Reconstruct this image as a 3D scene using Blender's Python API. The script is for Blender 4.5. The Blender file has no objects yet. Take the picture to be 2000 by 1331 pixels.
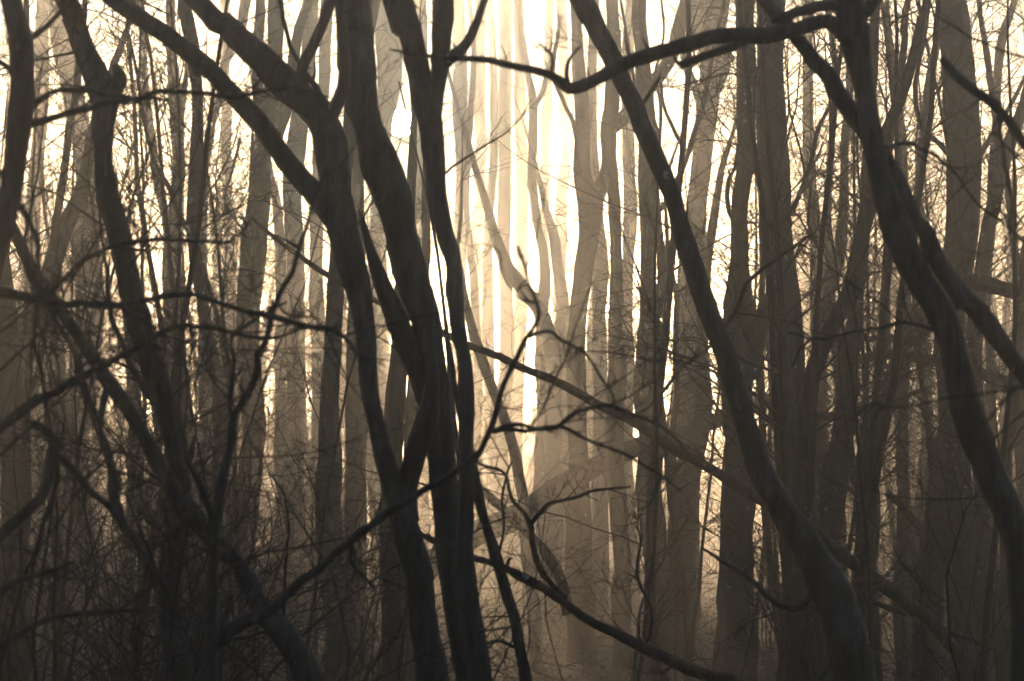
import bpy, math
import numpy as np

# ------------------------------------------------------------------ camera, sky, sun, exposure
sc = bpy.context.scene
CAM_Z = 1.6
FPX = 5671.0                       # focal length in photograph pixels (2000 wide)
HORIZON = 1080.0                   # photograph row of the horizon
PITCH = math.atan((HORIZON - 665.5) / FPX)
cam_d = bpy.data.cameras.new('camera')
cam_d.sensor_width = 36.0
cam_d.lens = FPX / 2000.0 * 36.0
cam_d.clip_start = 0.1
cam_d.clip_end = 6000.0
cam_d.dof.use_dof = True
cam_d.dof.focus_distance = 26.0
cam_d.dof.aperture_fstop = 8.5
cam = bpy.data.objects.new('camera', cam_d)
sc.collection.objects.link(cam)
cam.location = (0, 0, CAM_Z)
cam.rotation_euler = (math.pi / 2 + PITCH, 0, 0)
sc.camera = cam


def pix_dir(x, y):
    u = (x - 1000.0) / FPX
    v = (665.5 - y) / FPX
    c, s = math.cos(PITCH), math.sin(PITCH)
    return np.array([u, c - v * s, s + v * c])


SUN_PX = (783.0, 240.0)
sd = pix_dir(*SUN_PX)
sd = sd / np.linalg.norm(sd)
SUN_EL = math.asin(sd[2])
SUN_AZ = math.atan2(sd[0], sd[1])

world = bpy.data.worlds.new('World')
sc.world = world
world.use_nodes = True
wn = world.node_tree
wn.nodes.clear()
sky = wn.nodes.new('ShaderNodeTexSky')
sky.sky_type = 'NISHITA'
sky.sun_disc = False
sky.sun_elevation = SUN_EL
sky.sun_rotation = SUN_AZ
sky.dust_density = 1.0
sky.ozone_density = 2.0
bg = wn.nodes.new('ShaderNodeBackground')
bg.inputs['Strength'].default_value = 0.05
wo = wn.nodes.new('ShaderNodeOutputWorld')
wn.links.new(sky.outputs[0], bg.inputs['Color'])
wn.links.new(bg.outputs[0], wo.inputs['Surface'])

sun_l = bpy.data.lights.new('sun_light', 'SUN')
sun_l.energy = 5.0
sun_l.angle = math.radians(0.5)
sun_l.color = (1.0, 0.67, 0.37)
sun_o = bpy.data.objects.new('sun_light', sun_l)
sc.collection.objects.link(sun_o)
sun_o.rotation_euler = (math.pi / 2 - SUN_EL, 0, -SUN_AZ + math.pi)

vs = sc.view_settings
vs.view_transform = 'Standard'
vs.look = 'None'
vs.gamma = 1.0
vs.exposure = 1.0
vs.use_curve_mapping = False
cy = sc.cycles
cy.max_bounces = 3
cy.diffuse_bounces = 1
cy.glossy_bounces = 1
cy.transmission_bounces = 1
cy.volume_bounces = 1
cy.transparent_max_bounces = 4
cy.sample_clamp_indirect = 4.0
cy.use_denoising = True
cy.use_adaptive_sampling = False

HAZE_DENSITY = 0.0095
HAZE_G = 0.92

# ------------------------------------------------------------------ helpers
RNG = np.random.default_rng(11)
COL = sc.collection


def gz(x, y):
    """height of the forest floor"""
    x = np.asarray(x, float)
    y = np.asarray(y, float)
    z = 0.10 * np.sin(x * 0.31 + 1.3) * np.sin(y * 0.23 + .4) + 0.05 * np.sin(x * .9 + y * .7)
    z = z + 0.013 * np.clip(y - 36.0, 0, 90) + 0.10 * np.clip(y - 122.0, 0, 95) ** 1.0  # far rise is added, to block the bright haze low behind the wood
    return z


def norm(v):
    return v / np.maximum(np.linalg.norm(v, axis=-1, keepdims=True), 1e-9)


class MB:
    """collects tubes and faces for one mesh"""
    def __init__(s):
        s.v, s.f3, s.f4, s.n = [], [], [], 0

    def add(s, v, quads=None, tris=None):
        v = np.asarray(v, float).reshape(-1, 3)
        if quads is not None and len(quads):
            s.f4.append(np.asarray(quads, np.int64) + s.n)
        if tris is not None and len(tris):
            s.f3.append(np.asarray(tris, np.int64) + s.n)
        s.v.append(v)
        s.n += len(v)

    def mesh(s, name, mat, offset=(0, 0, 0), smooth=True):
        me = bpy.data.meshes.new(name)
        v = np.concatenate(s.v) - np.asarray(offset)
        f4 = np.concatenate(s.f4) if s.f4 else np.zeros((0, 4), np.int64)
        f3 = np.concatenate(s.f3) if s.f3 else np.zeros((0, 3), np.int64)
        me.vertices.add(len(v))
        me.vertices.foreach_set('co', v.astype(np.float32).ravel())
        nl = f4.size + f3.size
        me.loops.add(nl)
        me.loops.foreach_set('vertex_index', np.concatenate([f4.ravel(), f3.ravel()]).astype(np.int32))
        np_ = len(f4) + len(f3)
        me.polygons.add(np_)
        st = np.concatenate([np.arange(len(f4)) * 4, f4.size + np.arange(len(f3)) * 3]).astype(np.int32)
        me.polygons.foreach_set('loop_start', st)
        me.polygons.foreach_set('use_smooth', np.full(np_, smooth))
        me.update(calc_edges=True)
        me.materials.append(mat)
        return me


def link(name, data, parent=None, loc=None):
    o = bpy.data.objects.new(name, data)
    COL.objects.link(o)
    if parent is not None:
        o.parent = parent
    if loc is not None:
        o.location = loc
    return o


def tag(o, label=None, cat=None, group=None, kind=None):
    if label: o['label'] = label
    if cat: o['category'] = cat
    if group: o['group'] = group
    if kind: o['kind'] = kind
    return o


def spline(P, step):
    """Catmull-Rom resample of control rows P (n,k); step measured on the first columns given"""
    P = np.asarray(P, float)
    if len(P) == 2:
        P = np.stack([P[0], P.mean(0), P[1]])
    A = np.vstack([2 * P[0] - P[1], P, 2 * P[-1] - P[-2]])
    out = []
    for i in range(1, len(A) - 2):
        p0, p1, p2, p3 = A[i - 1], A[i], A[i + 1], A[i + 2]
        n = max(2, int(np.linalg.norm((p2 - p1)[:3]) / step))
        t = (np.arange(n) / n)[:, None]
        out.append(0.5 * (2 * p1 + (p2 - p0) * t + (2 * p0 - 5 * p1 + 4 * p2 - p3) * t ** 2 + (3 * p1 - p0 - 3 * p2 + p3) * t ** 3))
    out.append(P[-1:])
    return np.concatenate(out)


def tube(mb, P, R, k=12, rough=0.06, knots=0, cap=True, rng=RNG):
    """one closed tube along P with an uneven bark surface"""
    n = len(P)
    T = norm(np.gradient(P, axis=0))
    ref = np.array([0.0, 1.0, 0.2]) if abs(T[0][1]) < .8 else np.array([1.0, 0, 0])
    A = norm(np.cross(T, ref))
    B = np.cross(T, A)
    s = np.concatenate([[0], np.cumsum(np.linalg.norm(np.diff(P, axis=0), axis=1))])
    th = np.arange(k) * 2 * math.pi / k
    rr = np.repeat(R[:, None], k, 1)
    rm = max(R.mean(), 1e-4)
    nz = np.zeros((n, k))
    for _ in range(5):
        f = rng.uniform(.25, 1.6) / rm
        h = rng.integers(1, 5)
        nz += rng.uniform(.4, 1) * np.sin(s[:, None] * f + rng.uniform(0, 6.3)) * np.cos(h * th[None] + rng.uniform(0, 6.3))
    rr = rr * (1 + rough * nz * .6 + rough * .35 * rng.normal(size=(n, k)))
    for _ in range(knots):
        s0, t0 = rng.uniform(s[0], s[-1]), rng.uniform(0, 6.28)
        w = rm * rng.uniform(.6, 1.4)
        dt = np.angle(np.exp(1j * (th[None] - t0)))
        rr += rm * rng.uniform(.12, .35) * np.exp(-((s[:, None] - s0) / w) ** 2 - (dt / .6) ** 2)
    V = P[:, None, :] + rr[:, :, None] * (np.cos(th)[None, :, None] * A[:, None, :] + np.sin(th)[None, :, None] * B[:, None, :])
    i = np.arange(n - 1)[:, None] * k
    j = np.arange(k)[None]
    jn = (j + 1) % k
    Q = np.stack([i + j, i + jn, i + k + jn, i + k + j], -1).reshape(-1, 4)
    V = V.reshape(-1, 3)
    tris = None
    if cap:
        c0, c1 = len(V), len(V) + 1
        V = np.vstack([V, P[0:1], P[-1:]])
        jj = np.arange(k)
        jj2 = (jj + 1) % k
        tris = np.concatenate([np.stack([np.full(k, c0), jj2, jj], -1),
                               np.stack([np.full(k, c1), (n - 1) * k + jj, (n - 1) * k + jj2], -1)])
    mb.add(V, Q, tris)


def tubes(mb, pts, rad, k=3):
    """many thin tubes at once: pts (N,m,3), rad (N,m)"""
    N, m, _ = pts.shape
    if N == 0:
        return
    D = norm(pts[:, -1] - pts[:, 0])
    ref = np.where(np.abs(D[:, 2:3]) < .8, np.array([[0, 0, 1.0]]), np.array([[1.0, 0, 0]]))
    A = norm(np.cross(D, ref))
    B = np.cross(D, A)
    th = np.arange(k) * 2 * math.pi / k
    ring = np.cos(th)[None, :, None] * A[:, None] + np.sin(th)[None, :, None] * B[:, None]
    V = pts[:, :, None, :] + rad[:, :, None, None] * ring[:, None]
    base = (np.arange(N) * m * k)[:, None, None]
    i = (np.arange(m - 1) * k)[None, :, None]
    j = np.arange(k)[None, None]
    jn = (j + 1) % k
    Q = np.stack([base + i + j, base + i + jn, base + i + k + jn, base + i + k + j], -1).reshape(-1, 4)
    mb.add(V.reshape(-1, 3), Q)


def grow(S, D, L, R, m, wig, up, rt=.35, rng=RNG):
    N = len(S)
    pts = np.empty((N, m, 3))
    pts[:, 0] = S
    d = norm(D)
    st = (L / (m - 1))[:, None]
    for i in range(1, m):
        d = d + wig * rng.normal(size=(N, 3))
        d[:, 2] += up
        d = norm(d)
        pts[:, i] = pts[:, i - 1] + d * st
    return pts, R[:, None] * np.linspace(1, rt, m)[None]


def spawn(pts, rad, L, per, ang, lr, rr, tmin=.15, rng=RNG):
    """starts of side shoots on parents pts (N,m,3)"""
    N, m, _ = pts.shape
    idx = np.repeat(np.arange(N), per)
    t = rng.uniform(tmin, 1.0, len(idx)) * (m - 1.001)
    i = t.astype(int)
    f = (t - i)[:, None]
    S = pts[idx, i] * (1 - f) + pts[idx, i + 1] * f
    T = norm(pts[idx, i + 1] - pts[idx, i])
    rp = rng.normal(size=T.shape)
    rp = norm(rp - (rp * T).sum(1, keepdims=True) * T)
    a = np.radians(rng.normal(ang, 12, len(idx)))[:, None]
    D = np.cos(a) * T + np.sin(a) * rp
    LL = L[idx] * lr * rng.uniform(.45, 1.15, len(idx)) * (1.15 - .6 * t / (m - 1))
    RR = (rad[idx, i] * rr)
    return S, D, LL, RR


def twigs(mb, P, R, n1, L1, r1, n2=5, n3=3, ang=55, up=.04, wig=.16, rmin=.0018, tmin=.1, k=3, rng=RNG, n4=0):
    """branching shoots along one parent line P; returns nothing, adds to mb"""
    if n1 <= 0:
        return
    pts = P[None]
    S, D, LL, _ = spawn(pts, R[None], np.array([1.0]), n1, ang, 1, 1, tmin, rng)
    L = L1 * rng.uniform(.4, 1.2, len(S))
    a, ra = grow(S, D, L, np.maximum(r1 * rng.uniform(.5, 1.1, len(S)), rmin), 7, wig, up, rng=rng)
    tubes(mb, a, ra, max(k, 4))
    if n2:
        S, D, LL, RR = spawn(a, ra, L, n2, 48, .5, .55, rng=rng)
        b, rb = grow(S, D, LL, np.maximum(RR, rmin), 5, wig * 1.2, up, rng=rng)
        tubes(mb, b, rb, k)
        if n3:
            S, D, L3, RR = spawn(b, rb, LL, n3, 45, .55, .6, rng=rng)
            c, rc = grow(S, D, L3, np.maximum(RR, rmin * .8), 4, wig * 1.3, up, rng=rng)
            tubes(mb, c, rc, k)
            if n4:
                S, D, L4, RR = spawn(c, rc, L3, n4, 42, .55, .7, rng=rng)
                d, rd = grow(S, D, L4, np.maximum(RR, rmin * .7), 3, wig * 1.3, up, rng=rng)
                tubes(mb, d, rd, k)


# ------------------------------------------------------------------ materials
def new_mat(name):
    m = bpy.data.materials.new(name)
    m.use_nodes = True
    nt = m.node_tree
    return m, nt, nt.nodes['Principled BSDF']


def N_(nt, typ, **kw):
    n = nt.nodes.new(typ)
    for k, v in kw.items():
        if k in n.inputs:
            n.inputs[k].default_value = v
        else:
            setattr(n, k, v)
    return n


def ramp(nt, src, stops):
    r = nt.nodes.new('ShaderNodeValToRGB')
    el = r.color_ramp.elements
    while len(el) < len(stops):
        el.new(.5)
    for e, (p, c) in zip(el, stops):
        e.position = p
        e.color = (*c, 1) if len(c) == 3 else c
    nt.links.new(src, r.inputs[0])
    return r


def bark(name, c0, c1, moss, lichen=.5, scale=1.0, rough=.75):
    m, nt, b = new_mat(name)
    L = nt.links.new
    tc = N_(nt, 'ShaderNodeTexCoord')
    mp = N_(nt, 'ShaderNodeMapping')
    mp.inputs['Scale'].default_value = (1, 1, .22)
    L(tc.outputs['Object'], mp.inputs[0])
    n1 = N_(nt, 'ShaderNodeTexNoise', Scale=17 * scale, Detail=8.0, Roughness=.7)
    L(mp.outputs[0], n1.inputs['Vector'])
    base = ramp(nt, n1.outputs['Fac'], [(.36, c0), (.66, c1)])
    n2 = N_(nt, 'ShaderNodeTexNoise', Scale=3.2 * scale, Detail=4.0, Roughness=.6)
    L(tc.outputs['Object'], n2.inputs['Vector'])
    mr = ramp(nt, n2.outputs['Fac'], [(.48, (0, 0, 0)), (.66, (1, 1, 1))])
    mx = N_(nt, 'ShaderNodeMix', data_type='RGBA')
    L(mr.outputs[0], mx.inputs[0])
    L(base.outputs[0], mx.inputs[6])
    mx.inputs[7].default_value = (*moss, 1)
    # lichen blotches with a shape of their own
    vo = N_(nt, 'ShaderNodeTexVoronoi', Scale=13.0 * scale)
    n3 = N_(nt, 'ShaderNodeTexNoise', Scale=30.0 * scale, Detail=3.0)
    L(tc.outputs['Object'], n3.inputs['Vector'])
    ad = N_(nt, 'ShaderNodeMix', data_type='VECTOR')
    ad.inputs[0].default_value = .06
    L(tc.outputs['Object'], ad.inputs[4])
    L(n3.outputs['Color'], ad.inputs[5])
    L(ad.outputs[1], vo.inputs['Vector'])
    vr = ramp(nt, vo.outputs['Distance'], [(.20, (1, 1, 1)), (.30, (0, 0, 0))])
    wn_ = N_(nt, 'ShaderNodeTexNoise', Scale=1.6 * scale, Detail=2.0)
    L(tc.outputs['Object'], wn_.inputs['Vector'])
    wr = ramp(nt, wn_.outputs['Fac'], [(.60 - .2 * lichen, (0, 0, 0)), (.70 - .2 * lichen, (1, 1, 1))])
    # keep only some of the cells
    cr = N_(nt, 'ShaderNodeSeparateColor')
    L(vo.outputs['Color'], cr.inputs[0])
    gt = N_(nt, 'ShaderNodeMath', operation='GREATER_THAN')
    L(cr.outputs[0], gt.inputs[0])
    gt.inputs[1].default_value = 1 - .55 * lichen
    m1 = N_(nt, 'ShaderNodeMath', operation='MULTIPLY')
    m2 = N_(nt, 'ShaderNodeMath', operation='MULTIPLY')
    L(vr.outputs[0], m1.inputs[0]); L(wr.outputs[0], m1.inputs[1])
    L(m1.outputs[0], m2.inputs[0]); L(gt.outputs[0], m2.inputs[1])
    mx2 = N_(nt, 'ShaderNodeMix', data_type='RGBA')
    L(m2.outputs[0], mx2.inputs[0])
    L(mx.outputs[2], mx2.inputs[6])
    mx2.inputs[7].default_value = (.38, .47, .54, 1)
    L(mx2.outputs[2], b.inputs['Base Color'])
    b.inputs['Roughness'].default_value = rough
    bp = N_(nt, 'ShaderNodeBump', Strength=.9, Distance=.03)
    L(n1.outputs['Fac'], bp.inputs['Height'])
    L(bp.outputs[0], b.inputs['Normal'])
    return m


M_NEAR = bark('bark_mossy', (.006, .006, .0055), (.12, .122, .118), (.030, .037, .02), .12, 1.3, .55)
M_GREY = bark('bark_grey', (.04, .035, .03), (.14, .125, .108), (.075, .07, .05), .6, 1.0)
M_BROWN = bark('bark_brown', (.035, .026, .02), (.10, .078, .06), (.06, .055, .035), .35, 1.0)
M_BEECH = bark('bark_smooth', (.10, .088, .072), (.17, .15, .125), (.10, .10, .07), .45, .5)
M_DEAD = bark('wood_dead', (.05, .04, .03), (.15, .12, .09), (.05, .06, .03), .3, 1.5)


def simple(name, c0, c1, scale, rough=.7):
    m, nt, b = new_mat(name)
    tc = N_(nt, 'ShaderNodeTexCoord')
    n1 = N_(nt, 'ShaderNodeTexNoise', Scale=scale, Detail=3.0)
    nt.links.new(tc.outputs['Object'], n1.inputs['Vector'])
    r = ramp(nt, n1.outputs['Fac'], [(.35, c0), (.65, c1)])
    nt.links.new(r.outputs[0], b.inputs['Base Color'])
    b.inputs['Roughness'].default_value = rough
    return m


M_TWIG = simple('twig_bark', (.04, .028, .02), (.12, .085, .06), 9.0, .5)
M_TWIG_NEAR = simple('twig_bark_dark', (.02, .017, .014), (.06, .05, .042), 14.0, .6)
M_MOSS = simple('moss_tufts', (.03, .034, .016), (.075, .085, .035), 12.0, .8)
M_DRY = simple('dry_stems', (.10, .07, .05), (.28, .21, .15), 5.0, .7)
M_LEAF = simple('dead_leaf', (.09, .05, .03), (.22, .14, .085), 3.0, .65)


def ground_mat():
    m, nt, b = new_mat('forest_floor')
    L = nt.links.new
    tc = N_(nt, 'ShaderNodeTexCoord')
    v = N_(nt, 'ShaderNodeTexVoronoi', Scale=9.0)
    L(tc.outputs['Object'], v.inputs['Vector'])
    sp = N_(nt, 'ShaderNodeSeparateColor')
    L(v.outputs['Color'], sp.inputs[0])
    r = ramp(nt, sp.outputs[0], [(0, (.045, .03, .02)), (.5, (.10, .068, .045)), (1, (.17, .115, .075))])
    n = N_(nt, 'ShaderNodeTexNoise', Scale=.7, Detail=5.0)
    L(tc.outputs['Object'], n.inputs['Vector'])
    r2 = ramp(nt, n.outputs['Fac'], [(.4, (0, 0, 0)), (.65, (1, 1, 1))])
    mx = N_(nt, 'ShaderNodeMix', data_type='RGBA')
    L(r2.outputs[0], mx.inputs[0])
    L(r.outputs[0], mx.inputs[6])
    mx.inputs[7].default_value = (.055, .045, .028, 1)
    L(mx.outputs[2], b.inputs['Base Color'])
    b.inputs['Roughness'].default_value = .9
    bp = N_(nt, 'ShaderNodeBump', Strength=1.0, Distance=.06)
    L(v.outputs['Distance'], bp.inputs['Height'])
    L(bp.outputs[0], b.inputs['Normal'])
    return m


# ------------------------------------------------------------------ ground
def make_ground():
    xs = np.concatenate([np.linspace(-400, -40, 25)[:-1], np.linspace(-40, 40, 121), np.linspace(40, 400, 25)[1:]])
    ys = np.concatenate([np.linspace(-200, -10, 15)[:-1], np.linspace(-10, 110, 181), np.linspace(110, 600, 35)[1:]])
    X, Y = np.meshgrid(xs, ys)
    Z = gz(X, Y) + .04 * RNG.normal(size=X.shape) * (np.abs(X) < 40)
    nx, ny = len(xs), len(ys)
    i, j = np.meshgrid(np.arange(nx - 1), np.arange(ny - 1))
    a = (j * nx + i).ravel()
    mb = MB()
    mb.add(np.stack([X, Y, Z], -1), np.stack([a, a + 1, a + nx + 1, a + nx], -1))
    o = link('ground', mb.mesh('ground', ground_mat()))
    tag(o, 'brown leaf-littered forest floor under the trees', 'ground', kind='structure')


make_ground()

# the low sun itself, seen between the stems, far outside the haze
SD = 3000.0
mb = MB()
nu, nv = 24, 12
th = np.linspace(0, math.pi, nv + 1)[:, None]
ph = (np.arange(nu) * 2 * math.pi / nu)[None]
V = np.stack([np.sin(th) * np.cos(ph), np.sin(th) * np.sin(ph), np.cos(th) + 0 * ph], -1) * SD * math.tan(math.radians(.27))
ii, jj = np.meshgrid(np.arange(nv), np.arange(nu), indexing='ij')
q = np.stack([ii * nu + jj, (ii + 1) * nu + jj, (ii + 1) * nu + (jj + 1) % nu, ii * nu + (jj + 1) % nu], -1).reshape(-1, 4)
mb.add(V, q)
m_sun = bpy.data.materials.new('sun_surface')
m_sun.use_nodes = True
m_sun.node_tree.nodes.clear()
em = m_sun.node_tree.nodes.new('ShaderNodeEmission')
em.inputs['Color'].default_value = (1, .86, .62, 1)
em.inputs['Strength'].default_value = 400.0
mo = m_sun.node_tree.nodes.new('ShaderNodeOutputMaterial')
m_sun.node_tree.links.new(em.outputs[0], mo.inputs[0])
m_sun.cycles.emission_sampling = 'NONE'
o = link('sun', mb.mesh('sun', m_sun), loc=tuple(sd * SD + np.array([0, 0, CAM_Z])))
tag(o, 'low dazzling white sun shining between the dark stems', 'sun', kind='structure')


# ------------------------------------------------------------------ traced trees
def to3d(px, d):
    """photograph points (n,2) standing at horizontal distance d (n,) -> world"""
    u = (px[:, 0] - 1000.0) / FPX
    v = (665.5 - px[:, 1]) / FPX
    c, s = math.cos(PITCH), math.sin(PITCH)
    D = np.stack([u, c - v * s, s + v * c], -1)
    return np.array([0, 0, CAM_Z]) + D * (d / D[:, 1])[:, None]


def parse(t):
    return np.array([[float(q) for q in p.split(',')] for p in t.split()])


def world_line(t, depth, jit, rng, d0=None, dd=0.0):
    """trace 'x,y,w x,y,w ...' -> control rows (X,Y,Z,r)"""
    a = parse(t)
    n = len(a)
    s = np.concatenate([[0], np.cumsum(np.linalg.norm(np.diff(a[:, :2], axis=0), axis=1))]) / FPX * depth
    wob = jit * (np.sin(s * rng.uniform(.5, 1.2) + rng.uniform(0, 6.3)) - 0)
    wob = wob - wob[0]
    d = np.full(n, depth if d0 is None else d0) + wob + dd * s
    P = to3d(a[:, :2], d)
    return np.concatenate([P, (a[:, 2:3] * .5 / FPX) * d[:, None]], 1)


def closest_depth(lines, xy):
    best, bd = None, 1e18
    for a, w in lines:
        for i in range(len(a)):
            q = (a[i, 0] - xy[0]) ** 2 + (a[i, 1] - xy[1]) ** 2
            if q < bd:
                bd, best = q, w[i, 1]
    return best


REG = []
SHORT = {1: 'almost black stem', 3: 'crooked mossy tree', 4: 'slanting dark pole', 5: 'dark forked shrub tree', 6: 'many-stemmed tree', 7: 'diagonal leaning stem',
         8: 'heavy forked tree', 20: 'stout straight grey trunk', 22: 'thick lichen-spotted trunk', 23: 'trunk with wide-spread foot', 24: 'lichen-dotted straight trunk',
         25: 'narrow trunk with strong bough', 26: 'tuning-fork trunk', 29: 'curving misty trunk', 32: 'mossy thicket stem', 33: 'lichen-spotted thicket stem',
         34: 'strongly leaning grey-brown trunk', 60: 'broad pale trunk', 61: 'leaning brown stem', 64: 'hazy brown trunk', 65: 'dark splitting stem',
         67: 'golden-lit trunk', 68: 'washed-out pale trunk', 70: 'bluish lichen-dotted trunk', 90: 'sun-bleached straight trunk', 92: 'wavy pale stem', 94: 'pinkish leaning trunk'}


def near_name(x, y, px=None):
    '''the described tree nearest on the ground, or nearest in bearing'''
    c = [(((a - x) ** 2 + (b - y) ** 2) if px is None else abs(p - px), SHORT[k]) for k, a, b, p in REG if k in SHORT]
    return min(c)[1]


def gnarl(W, amp, rng):
    '''small kinks so that stems and limbs do not run like bent pipes'''
    n = len(W)
    if n < 6: return W
    s = np.concatenate([[0], np.cumsum(np.linalg.norm(np.diff(W[:, :3], axis=0), axis=1))])
    rm = max(float(W[:, 3].mean()), .004)
    for wl, a in ((16, 1.0), (6, .45)):
        kn = np.arange(0, s[-1] + wl * rm * 2, wl * rm)
        o = np.stack([np.interp(s, kn, rng.normal(0, 1, len(kn))) for _ in range(3)], -1)
        fade = np.minimum(1, np.minimum(s, s[-1] - s) / (wl * rm))[:, None]
        W[:, :3] += o * amp * a * W[:, 3:4] * fade
    W[:, 3] *= 1 + .07 * np.interp(s, kn, rng.normal(0, 1, len(kn)))
    return W


def moss(mb, W, per_m, ln, rng):
    '''short tufts standing off the bark'''
    P, R = W[:, :3], W[:, 3]
    seg = np.linalg.norm(np.diff(P, axis=0), axis=1)
    n = int(seg.sum() * per_m)
    i = rng.choice(len(seg), n, p=seg / seg.sum())
    f = rng.random(n)[:, None]
    T = norm(P[i + 1] - P[i])
    rp = rng.normal(size=(n, 3))
    rp = norm(rp - (rp * T).sum(1, keepdims=True) * T)
    S = P[i] * (1 - f) + P[i + 1] * f + rp * (R[i] * .93)[:, None]
    L = ln * rng.uniform(.4, 1.3, n)
    a, ra = grow(S, norm(rp + .5 * rng.normal(size=(n, 3)) + np.array([0, 0, .25])), L, np.full(n, .0011), 2, 0, 0, .3, rng)
    tubes(mb, a, ra, 3)


def tree(name, label, cat, depth, trunks, limbs=(), mat=None, tw=(14, .8, .007), top=12.0, seed=0,
         jit=.12, upper=True, group=None, twmat=None, limb_tw=None, k=14, ground=True, twn=(4, 3, 0), knots=5, rmin=None, blunt=False):
    """trunks: traces from the highest point down to the lowest; limbs: traces from their foot to their tip"""
    rng = np.random.default_rng(1000 + seed)
    top = min(top, 12.5)
    mat = mat or M_GREY
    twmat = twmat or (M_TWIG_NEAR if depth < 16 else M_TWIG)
    rmin = rmin or max(.0016, depth / 2900.0 * .17)
    root = None
    mbt = MB()
    mbm = MB()
    near = depth < 13
    if near:
        k = max(k, 20)
    refs = []
    parts = []
    for ti, t in enumerate(trunks):
        a = parse(t)[::-1]
        t2 = ' '.join('%g,%g,%g' % tuple(r) for r in a)
        C = world_line(t2, depth + .25 * ti * (1 if ti % 2 else -1), jit, rng)
        refs.append((a, C))
        # foot: on to the ground
        base = C[0].copy()
        g = gz(base[0], base[1])
        rows = [C]
        if ground and base[2] > g - .1:
            dr = norm((C[0] - C[min(2, len(C) - 1)])[:3])
            h = base[2] - g + .12
            dr = norm(dr * np.array([.75, .5, 1]) if dr[2] < -.05 else np.array([dr[0], 0, -.5]))
            f = h / max(-dr[2], .15)
            p1 = base[:3] + dr * f * .6
            p2 = base[:3] + dr * f
            p1[2] = base[2] - h * .6
            p2[2] = base[2] - h
            rows = [np.array([[*p2, base[3] * 1.55], [*p1, base[3] * 1.12]]), C]
        CC = np.concatenate(rows)
        # head: on above the picture
        up_from = None
        if upper and a[-1][1] < 12 and CC[-1][2] < top - 1:
            e = CC[-1]
            dr = norm((CC[-1] - CC[-3])[:3])
            nst = max(3, int((top - e[2]) / 1.3))
            ex = []
            p = e[:3].copy()
            for q in range(nst):
                dr = norm(dr + np.array([rng.normal(0, .10), rng.normal(0, .10), .13]))
                p = p + dr * (top - e[2]) / nst
                ex.append([*p, e[3] * (1 - .82 * (q + 1) / nst)])
            up_from = len(CC)
            CC = np.concatenate([CC, np.array(ex)])
        elif a[-1][1] >= 12 and CC[-1][3] > .012 and not blunt:
            e = CC[-1]
            dr = norm((CC[-1] - CC[-2])[:3])
            p = e[:3].copy()
            ext = 1.2 + 22 * e[3]
            ex = []
            for q in range(5):
                dr = norm(dr + np.array([rng.normal(0, .10), rng.normal(0, .10), .08]))
                p = p + dr * ext / 5
                ex.append([*p, e[3] * (1 - .9 * (q + 1) / 5)])
            CC = np.concatenate([CC, np.array(ex)])
        if root is None:
            b0 = CC[0][:3].copy()
            b0[2] = gz(b0[0], b0[1])
            root = link(name, None, loc=tuple(b0))
            root.empty_display_size = .2
            tag(root, label, cat, group)
            REG.append((seed, b0[0], b0[1], 1000 + b0[0] / b0[1] * FPX))
        st = max(float(CC[:, 3].mean()) * (.45 if near else 1.2), .02)
        W = spline(CC, st)
        W[:, 3] = np.maximum(W[:, 3], .004)
        W = gnarl(W, .16 if near else .3, rng)
        if near:
            moss(mbm, W[(W[:, 2] < 6) & (W[:, 2] > -1)], 130, .009, rng)
        mb = MB()
        tube(mb, W[:, :3], W[:, 3], k=k, rough=.075 if near else .05, knots=knots, rng=rng)
        link('trunk', mb.mesh('trunk', mat, b0), root)
        parts.append((W, up_from is not None))
        # limbs above the frame
        if up_from is not None and top - C[-1][2] > 2.0:
            sel = W[W[:, 2] > C[-1][2] + .6]
            if len(sel) > 4:
                nl = int(rng.integers(3, 6))
                S, D, LL, _ = spawn(sel[None, :, :3], sel[None, :, 3], np.array([1.0]), nl, 40, 1, 1, .1, rng)
                li = rng.integers(0, len(sel) // 2 + 1, nl)
                pts, rd = grow(sel[li, :3], norm(D + np.array([0, 0, .4])), rng.uniform(1.5, 3.2, nl) * (top / 12),
                               sel[li, 3] * .45, 9, .09, .05, .2, rng)
                for q in range(nl):
                    mb = MB()
                    tube(mb, pts[q], rd[q], k=7, rough=.04, rng=rng)
                    link('limb', mb.mesh('limb', mat, b0), root)
                    twigs(mbt, pts[q], rd[q], 5, 1.2, .012, 4, 1 if depth > 16 else 0, rmin=rmin, rng=rng)
                twigs(mbt, sel[:, :3], sel[:, 3], 8, 1.3, .012, 4, 1 if depth > 16 else 0, rmin=rmin, rng=rng)
    for li, t in enumerate(limbs):
        n_tw = limb_tw if limb_tw is not None else tw
        if isinstance(t, tuple):
            t, n_tw = t
        a = parse(t)
        d0 = closest_depth(refs, a[0, :2])
        C = world_line(t, depth, jit * .8, rng, d0=d0, dd=rng.uniform(-.12, .12))
        refs.append((a, C))
        W = spline(C, max(float(C[:, 3].mean()) * .8, .012))
        W = gnarl(W, .3 if W[:, 3].mean() > .016 else .8, rng)
        if near:
            moss(mbm, W, 170, .007 + .08 * float(W[:, 3].mean()), rng)
        mb = MB()
        tube(mb, W[:, :3], np.maximum(W[:, 3], .002), k=max(7, k - 4), rough=.06, knots=2, rng=rng)
        link('limb', mb.mesh('limb', mat, b0), root)
        ln = np.linalg.norm(W[-1, :3] - W[0, :3])
        if near:   # short spurs and dead stubs
            twigs(mbt, W[:, :3], W[:, 3], int(16 * ln), .07, .0028, 1, 0, rmin=.0015, rng=rng, ang=65)
            twigs(mbt, W[:, :3], W[:, 3], int(2.5 * ln), .09, .006, 0, 0, rmin=.003, rng=rng, ang=60)
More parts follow.
